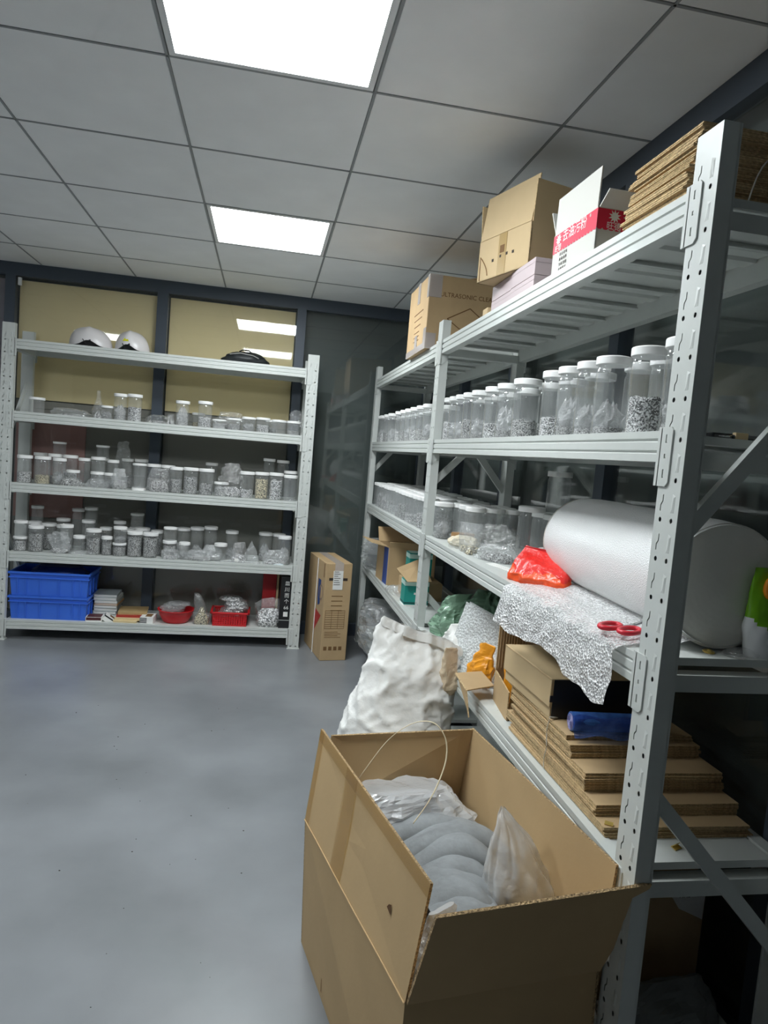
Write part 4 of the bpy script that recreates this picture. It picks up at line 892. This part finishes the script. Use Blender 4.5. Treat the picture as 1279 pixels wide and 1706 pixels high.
t = thing('plastic_sleeve', 'upright clear plastic sleeve at the end of the jar shelf', 'plastic sleeve', (.866, 1.282, zr4), 0); MB().grid(lambda u, v: (.215*u, .004*math.sin(u*3)+.006*noise.noise(Vector((u*3, v*3, 1))), .187*v), 14, 12).build('front_film', m_sleeve, t, True); MB().grid(lambda u, v: (.215*u, .008+.004*math.sin(u*4), .187*v), 14, 12).build('back_film', m_sleeve, t, True); MB().tube([(0, .004, 0), (0, .004, .187)], .0022, 6).build('welded_edge', m_bag3, t)

# --- fourth shelf, further along: torn carton, pouches, mailers
t = thing('torn_carton', 'torn open brown carton with a flap over the shelf edge', 'box', (0, 0, 0))
MB().board((.80, 2.11, zr2), (1.09, 2.13, zr2), (1.09, 2.13, zr2+.275), (.80, 2.11, zr2+.275), -.004, 0, 1).build('back_wall', [m_card, m_edge], t)
for k in range(13): MB().tube([(.807+.0095*k, 2.1075, zr2+.11), (.807+.0095*k, 2.1075, zr2+.272)], .0013, 4).build('flute_ridge', m_card, t)
MB().board((.778, 1.925, zr2), (.80, 2.11, zr2), (.80, 2.11, zr2+.10), (.778, 1.925, zr2+.09), .004, 0, 1).build('side_wall', [m_card, m_edge], t)
MB().board((.784, 1.93, zr2), (.812, 1.93, zr2), (.812, 1.935, zr2+.15), (.794, 1.935, zr2+.13), -.004, 0, 1).build('torn_strip', [m_card, m_edge], t)
a_ = [atz(u_, v_, zz_) for u_, v_, zz_ in ((758, 1121, .655), (802, 1118, .655), (823, 1142, .64), (776, 1150, .64))]
MB().board(*a_, .004, 0, 1).build('flap', [m_card, m_edge], t)
b_ = [atz(778, 1205, .585), atz(783, 1160, .62)]
MB().board(a_[0], a_[3], (a_[3].x+.006, a_[3].y-.03, .56), (a_[0].x+.03, a_[0].y-.02, .60), .004, 0, 1).build('folded_edge', [m_card, m_edge], t)
m_or = M('orange film pouch', srgb(240, 160, 40), .3, bump=(14, .4))
bag('orange_pouch', 'torn orange pouch slumped against the torn carton', 'pouch', (.80, 2.255, zr2), (.10, .05, .15), -.9, m_or, amp=.2, freq=12, smooth=False, px=((0, .9), (.4, 1), (1, .7)), py=((0, .8), (.4, 1), (1, .2)), lean=(.02, 0))
bag('orange_pouch', 'orange pouch showing behind the torn carton strip', 'pouch', (.835, 2.02, zr2), (.08, .05, .155), -.4, m_or, amp=.08, freq=12, smooth=True, px=((0, 1), (1, .9)))
t = thing('bubble_mailer', 'grey bubble mailer leaning beside the torn carton', 'mailer', (.795, 2.36, zr2), -1.15)
m_ml = clear('grey bubble film', (.9, .92, .92, 1), .6, .22, ior=1.45, bump=(105, .5, 'vor'), hazecol=(.8, .83, .83, 1), cells=(150, .55, .85))
MB().grid(lambda u, v: ((u-.5)*.30+.03*v, .012*math.sin(u*math.pi)*math.sin(v*math.pi)+.06*v+.004*noise.noise(Vector((u*5, v*5, 3))), .245*v*(1-.18*u)), 30, 24).build('front', m_ml, t, True)
MB().grid(lambda u, v: ((u-.5)*.30+.03*v, .018+.06*v, .245*v*(1-.18*u)), 12, 10).build('back', m_ml, t, True)
bag('plastic_bag', 'clear bag with a twisted neck behind the bubble mailer', 'plastic bag', (.97, 2.40, zr2), (.2, .2, .27), -.5, m_bag2, None, amp=.16, freq=9, px=((0, .9), (.4, 1), (.75, .6), (.85, .2), (1, .15)), py=((0, .9), (.4, 1), (.75, .6), (.85, .2), (1, .15)))
bag('green_bag', 'glossy dark green plastic sack slumped on the shelf by the middle upright', 'plastic sack', (.985, 2.74, zr2), (.22, .30, .25), .3, M('dark green film', srgb(104, 134, 112), .2, bump=(10, .5)), amp=.3, freq=7, nu=44, nv=26, smooth=False)
MB_ = M('sage green film', srgb(128, 160, 136), .22, bump=(12, .6))
bag('green_bag', 'pale green plastic sack in front of the dark green sack', 'plastic sack', (.835, 2.86, zr2), (.13, .24, .20), .1, MB_, amp=.26, freq=9, nu=40, nv=24, smooth=False, lean=(.02, -.05))
bag('paper_wad', 'crumpled white paper above the woven sack', 'paper', (.79, 2.54, zr2), (.10, .22, .14), .1, m_white, amp=.14, freq=9, px=((0, .8), (.5, 1), (1, .5)))
# --- lower shelf of the near rack
t = thing('dark_carton', 'brown carton with a white label in the dark below the flattened cartons', 'box', (.80, 1.40, ZR[0]-.003)); MB().cbox(0, .32, 0, .42, 0, .30, .004).build('carton', m_card, t)
MB().add([(.20, -.001, .295), (.318, -.001, .295), (.316, -.001, .195), (.25, -.001, .225)], [(0,1,2,3)]).build('white_label', m_white, t); text('HXS', .016, m_ink, t, frame((.262, -.0016, .258), (1, 0, 0), (0, 0, 1)), 'small_print')
bag('plastic_bag', 'dark grey plastic bag on the lowest shelf before the labelled carton', 'plastic bag', (.96, 1.30, ZR[0]-.003), (.26, .16, .13), .1, M('grey film', srgb(110, 112, 110), .35, bump=(14, .5)), amp=.15, freq=10)

# --- corner rack, fourth shelf
t = open_box('open_carton', 'open brown carton with a blue stripe down its corner', (.768, 4.0, zr2), .06, (.30, .29, .232), (('-x', .11, 1.35), ('-y', .035, .3), ('+x', .1, .6), ('+y', .1, .5)), (m_card, m_edge))
MB().box(-.0012, 0, .0, .105, .004, .228).build('blue_stripe', M('blue stripe print', srgb(44, 76, 150), .5), t); MB().box(-.0002, .006, -.0012, 0, .004, .228).build('corner_edge', m_card2, t)
m_teal, m_teal2 = M('teal board', srgb(28, 150, 138), .45), M('pale mint board', srgb(206, 236, 226), .5)
def tealbox(label, loc, h, rz):
    t = thing('teal_box', label, 'box', loc, rz, 'teal boxes'); MB().cbox(0, .13, 0, .10, 0, h, .002).build('box', m_teal, t)
    MB().box(-.0008, .1308, -.0008, .1008, h*.80, h*.96).build('pale_band', m_teal2, t); MB().box(-.001, .131, -.001, .101, 0, h*.06).build('base_band', m_white, t); MB().box(-.001, .131, -.001, .101, h*.10, h*.16).build('dark_band', M('dark teal', srgb(14, 84, 82), .5), t); MB().box(.006, .124, .006, .094, h-.0005, h+.0008).build('lid', m_teal2, t)
    for k in range(3): MB().box(.05+.02*k, .064+.02*k, -.0014, 0, h*.46, h*.54).build('white_glyph', m_white, t)
    return t
tealbox('teal box with a pale top standing at the shelf front', (.768, 3.46, zr2), .137, 0)
tealbox('teal box with a pale top raised behind the cardboard flap', (.83, 3.68, zr2+.10), .152, 0)
t = thing('brown_carton', 'low brown carton under the raised teal box', 'box', (.81, 3.60, zr2)); MB().cbox(0, .2, 0, .24, 0, .099, .003).build('carton', m_card, t)
o = MB().board((.715, 3.47, zr2+.195), (.765, 3.40, zr2+.139), (.90, 3.42, zr2+.142), (.86, 3.52, zr2+.25), .004, 0, 1).build('cardboard_flap', [m_card, m_edge]); tag(o, 'loose tan cardboard flap leaning between two teal boxes', 'cardboard')
bag('plastic_bag', 'crinkled clear wrapping before the blue striped carton', 'plastic bag', (.80, 3.78, zr2), (.12, .22, .05), .1, m_bag2, None, amp=.2, freq=16)
for k in range(9):
    o = link('clear_tray', None) if False else bag('clear_tray', 'thin clear plastic tray, %s from the bottom, at the end of the corner rack' % ORD[k], 'tray', (.80+R.uniform(-.01, .01), 4.60+R.uniform(-.02, .02), zr2+.022*k), (.16, .26, .03), R.uniform(-.2, .2), m_bag2, None, group='clear trays', **flat)
# --- corner rack, lowest shelf
bag('plastic_bag', 'large clear bag spilling over the lowest shelf of the corner rack', 'plastic bag', (.84, 4.20, ZR[0]-.003), (.30, .68, .32), 0, m_bag2, None, amp=.16, freq=7, nu=46, nv=26, px=((0, .9), (.5, 1), (.8, .8), (1, .3)), py=((0, .9), (.5, 1), (.8, .8), (1, .35)), lean=(-.05, 0))
# ================================================================ big open carton in front, its contents, the woven sack
m_cart = M('large carton board', srgb(194, 165, 122), .78, var=(5, .06), bump=(60, .04))
m_cedge = M('large carton cut edge', srgb(178, 150, 110), .9, var=(220, .6), bump=(240, .8))
zc, zt = .378, .608
cfl, cnl, cnr = atz(508, 1365, zc), atz(674, 1672, zc), Vector((.733, 1.190, zc)); cfr = Vector((.632, 1.868, zc))
lf, ln_ = atz(535, 1214, zt), atz(717, 1472, zt); rf, rn = atz(789, 1213, zt), atz(1040, 1441, zt); rn.x = min(rn.x, .738)
ffl, ffr = atz(727, 1530, .600), atz(1086, 1474, .600)
fl0 = Vector((.190, 1.800, 0)); nl0, nr0, fr0 = [Vector((p.x, p.y, 0)) for p in (cnl, cnr, cfr)]
t = thing('open_carton', 'large open carton of grey clothes on the floor beside the near upright', 'box', (0, 0, 0))
TH = .006
def pan(name, a, b, c, d, s_=1): MB().board(a, b, c, d, TH*s_, 0, 1).build(name, [m_cart, m_cedge], t)
pan('left_wall', fl0, nl0, cnl, cfl, -1); pan('right_wall', nr0, fr0, cfr, cnr, -1); pan('far_wall', fr0, fl0, cfl, cfr, -1); pan('near_wall', nl0, nr0, cnr, cnl, -1)
MB().add([(p.x, p.y, z) for z in (.002, .008) for p in (fl0, nl0, nr0, fr0)], [(3,2,1,0),(4,5,6,7),(0,1,5,4),(1,2,6,5),(2,3,7,6),(3,0,4,7)]).build('base', m_cart, t)
pan('left_flap', cfl, cnl, ln_, lf, -1); pan('right_flap', cnr, cfr, rf, rn, -1); pan('far_flap', cfr+Vector((-.006, -.004, 0)), cfl+Vector((.006, -.004, 0)), lf+Vector((.028, -.012, -.012)), rf+Vector((-.004, -.004, .0)), -1)
pan('near_flap', cnl+Vector((.004, -.004, 0)), cnr+Vector((-.002, -.006, 0)), ffr, ffl, -1)
# tape over the left side, crease and a worn corner patch
nL = (ln_-lf).cross(cfl-lf).normalized()
if nL.x > 0: nL = -nL
o_ = nL*.0075 if False else nL*.0012
def onl(u, v, wall=False):      # point on the left flap (or wall)
    a, b, c, d = (cfl, cnl, lf, ln_) if not wall else (fl0, nl0, cfl, cnl)
    return a.lerp(b, u).lerp(c.lerp(d, u), v)+o_
m_ct = clear('amber carton tape', (.93, .84, .62, 1), .12, .18, hazecol=(.55, .40, .18, 1))
for q in (((.33, 0), (.44, 0), (.44, 1), (.33, 1)), ((.0, .88), (1, .88), (1, 1), (0, 1)), ((.0, 0), (.05, 0), (.05, 1), (0, 1))):
    MB().add([onl(u, v) for u, v in q], [(0, 1, 2, 3)]).build('tape', m_ct, t)
MB().tube([onl(u, 0)+nL*.0005+Vector((0, 0, .004*math.sin(u*9)*.3)) for u in [k/20 for k in range(21)]], .0013, 5).build('fold_crease', M('worn fold', srgb(206, 174, 128), .8), t)
for u, v, l_ in ((.22, .25, .05), (.3, .05, .12), (.72, .35, .03), (.55, .1, .08)):
    MB().add([onl(u, v, True), onl(u+.012, v, True), onl(u+.014, v+l_*2.4, True), onl(u+.004, v+l_*2.4, True)], [(0,1,2,3)]).build('scuff', M('scuffed board', srgb(150, 116, 74), .85), t)
MB().add([onl(.80, .42), onl(.83, .40), onl(.825, .48), onl(.81, .46)], [(0,1,2,3)]).build('tear', M('dark tear', srgb(96, 66, 36), .9), t)
# filling
bag('liner_bag', 'milky plastic bag lining the bottom of the large open carton', 'plastic bag', ((cfl.x+cnr.x)/2, 1.50, .009), (.34, .50, .36), math.radians(10), m_bag3, None, amp=.06, freq=7, px=((0, 1), (.9, 1), (1, .8)), py=((0, 1), (.9, 1), (1, .8)))
bag('plastic_bag', 'crumpled clear plastic bag behind the grey clothes in the carton', 'plastic bag', (.425, 1.715, .37), (.38, .22, .125), math.radians(8), m_bag3, M('grey cloth under film', srgb(150, 152, 156), .8), .8, amp=.14, freq=12, nu=44, nv=22, px=((0, .9), (.5, 1), (1, .55)), py=((0, .9), (.5, 1), (1, .45)))
q = aty(872, 1500, 1.34)
t2 = thing('plastic_bag', 'peaked milky plastic bag standing beside the grey clothes', 'plastic bag', (q.x+.004, 1.375, q.z-.06), .35)
def pk(u, v):
    a = 2*math.pi*u; c, s_ = math.cos(a), math.sin(a); top = prof(((0, 1), (.3, .98), (.7, .6), (.92, .25), (1, .03)), v)
    pl = 1+.16*(abs(math.sin(a*4.5+v*1.5+2*noise.noise(Vector((c*1.2, s_*1.2, v*2)))))-.5)*(.4+v)+.18*noise.noise(Vector((c*1.6, s_*1.6, v*3+4)))
    x = .088*top*pl*c; y = .062*top*pl*s_
    return (x-.028*v*v+.01*noise.noise(Vector((v*4, c, 2))), y+.05*v*v, .235*v*(1+.06*noise.noise(Vector((c*2, s_*2, 5)))))
MB().grid(pk, 96, 44, wrapu=True).build('film', m_bag3, t2, True)
bag('plastic_bag', 'thin clear bag caught in the near corner of the open carton', 'plastic bag', (.40, 1.225, .30), (.09, .09, .20), .5, m_bag3, None, amp=.12, freq=14, lean=(-.01, -.01))
m_cloth = M('grey knit cloth', srgb(140, 144, 146), .9, var=(60, .08), bump=(18, .5))
LAY = [((628, 1392), (745, 1362), (846, 1412), 1.60, 'grey garment lying furthest from the near flap'), ((652, 1418), (762, 1378), (848, 1420), 1.545, 'grey garment second from the clear bag'),
       ((668, 1446), (775, 1400), (846, 1462), 1.49, 'grey garment third from the clear bag, with the broad fold'), ((690, 1466), (770, 1432), (838, 1474), 1.43, 'grey garment fourth from the clear bag'),
       ((700, 1484), (765, 1455), (834, 1490), 1.375, 'grey garment fifth from the clear bag'), ((716, 1502), (772, 1478), (830, 1505), 1.32, 'grey garment sixth from the clear bag'), ((722, 1528), (775, 1506), (835, 1518), 1.265, 'ribbed grey garment nearest the near flap')]
for k, (a, b, c, Y, lab) in enumerate(LAY):
    A, B, C_ = aty(*a, Y), aty(*b, Y+.01), aty(*c, Y); th = .036
    def fn(u, v, A=A, B=B, C_=C_, k=k, th=th):
        p = A*(1-u)**2+(B*2-(A+C_)*.5)*2*u*(1-u)+C_*u*u; p = Vector(p)
        w_ = .02*noise.noise(Vector((u*2.2, k*3.7, 1)))
        ang = -math.pi*.5*.98+v*math.pi*1.25         # rounded lip of the fold, running back up the pile
        if v < .62: a_ = -2.0+v/.62*3.45; y, z = -th*1.15*math.cos(a_), th*.8*math.sin(a_)-th*.8
        else: s_ = (v-.62)/.38; y, z = -th*1.15*math.cos(1.45)+s_*.13, -s_*.004-s_*s_*.05
        n = fbm((u*1.3, v*.5, k*2.3), 2.0, k, 2)
        return (p.x+.004*n, p.y+y+w_, p.z+z+.007*n+.004*math.sin(u*6+k*1.9)*(1-v))
    t2 = thing('grey_garment', lab, 'clothing', (0, 0, 0), 0, 'grey garments in the open carton'); MB().grid(fn, 54, 26).build('folded_cloth', m_cloth, t2, True)
pts = [atz(598, 1296, .52), aty(640, 1240, 1.70), aty(672, 1213, 1.68), aty(700, 1202, 1.66), aty(725, 1206, 1.64), aty(741, 1228, 1.62), aty(744, 1258, 1.60), aty(735, 1292, 1.58), aty(716, 1332, 1.56), aty(688, 1372, 1.555)]
def spline(P, n=6):
    out = []
    for i in range(len(P)-1):
        p0, p1, p2, p3 = P[max(i-1, 0)], P[i], P[i+1], P[min(i+2, len(P)-1)]
        for k in range(n):
            s_ = k/n; out.append(.5*((2*p1)+(p2-p0)*s_+(2*p0-5*p1+4*p2-p3)*s_*s_+(3*p1-p0-3*p2+p3)*s_**3))
    return out+[P[-1]]
o = MB().tube(spline(pts), .0021, 6, flat=.5).build('packing_strap', M('cream strap', srgb(226, 212, 178), .5), None, True); tag(o, 'thin cream packing strap looping out of the open carton', 'strap')
# woven sack
t = thing('woven_sack', 'white woven plastic sack standing on the floor against the rack', 'sack', (.545, 2.40, 0))
def sk(u, v):
    a = 2*math.pi*u; c, s_ = math.cos(a), math.sin(a)
    hw = prof(((0, .175), (.12, .205), (.45, .20), (.75, .175), (1, .155)), v); hd = prof(((0, .13), (.15, .165), (.5, .155), (.8, .09), (.94, .022), (1, .012)), v)
    x = hw*math.copysign(abs(c)**.8, c)+prof(((0, -.035), (.35, -.015), (1, .072)), v); y = hd*math.copysign(abs(s_)**.85, s_)+.02*v
    H = .735+(-.055*c); z = H*v
    q = Vector((x, y, z)); r1 = 1-abs(noise.noise(Vector((q.x*9+q.z*3, q.y*9, q.z*7+2)))); r2 = 1-abs(noise.noise(Vector((q.x*24-q.z*12, q.y*20, q.z*26))))
    k = (.014*(r1**6-.3)+.006*(r2**6-.3)+.0015*fbm(q, 50, 2, 2))*(.4 if v < .04 else 1)
    return (x+c*k, y+s_*k, max(.001, z+.3*k))
mb = MB().grid(sk, 120, 90, wrapu=True); mb.f.append(tuple(range(120))[::-1]); mb.m.append(0)
m_sack = M('white woven plastic', srgb(244, 244, 240), .5, var=(14, .03), bump=(40, .25)); mb.build('bag', m_sack, t, True)
def rim(u, v):
    x, y, z = sk(u, .995); c, s_ = math.cos(2*math.pi*u), math.sin(2*math.pi*u)
    return (x+c*(.004+.012*v*(1-v)*4*.5), y+s_*.005-.006*v, z-.03*v+.006*noise.noise(Vector((c*5, s_*5, v*2))))
MB().grid(rim, 120, 6, wrapu=True).build('folded_hem', m_sack, t, True)
bag('sack_label', 'crumpled beige film tied at the mouth of the woven sack', 'film', (.715, 2.36, .52), (.07, .05, .17), .3, M('beige film', srgb(206, 188, 160), .4, bump=(20, .5)), amp=.12, freq=14)
# dust and specks on the floor
mb = MB()
for k in range(46):
    x, y = R.uniform(-.9, .15), R.uniform(1.2, 3.6); s_ = R.uniform(.001, .0028)
    mb.add([(x-s_, y, .0003), (x, y-s_, .0003), (x+s_*1.6, y, .0003), (x, y+s_, .0003), (x, y, .0003+s_)], [(0,1,4),(1,2,4),(2,3,4),(3,0,4)])
o = mb.build('floor_debris', m_ink); tag(o, 'scattered dark specks of debris on the grey floor', 'debris', kind='stuff')
flush_jars()
# put the origin of things that were built in room coordinates at their base
for o in list(bpy.data.objects):
    if o.parent is None and o.get('category') and o.location.length < 1e-6:
        ms = [o] if o.type == 'MESH' else [c for c in o.children if c.type == 'MESH']
        if not ms or any(c.location.length > 1e-6 for c in ms): continue
        vs = [v.co for m_ in ms for v in m_.data.vertices]
        b = Vector(((min(v.x for v in vs)+max(v.x for v in vs))/2, (min(v.y for v in vs)+max(v.y for v in vs))/2, min(v.z for v in vs)))
        for m_ in ms: m_.data.transform(Matrix.Translation(-b))
        o.location = b
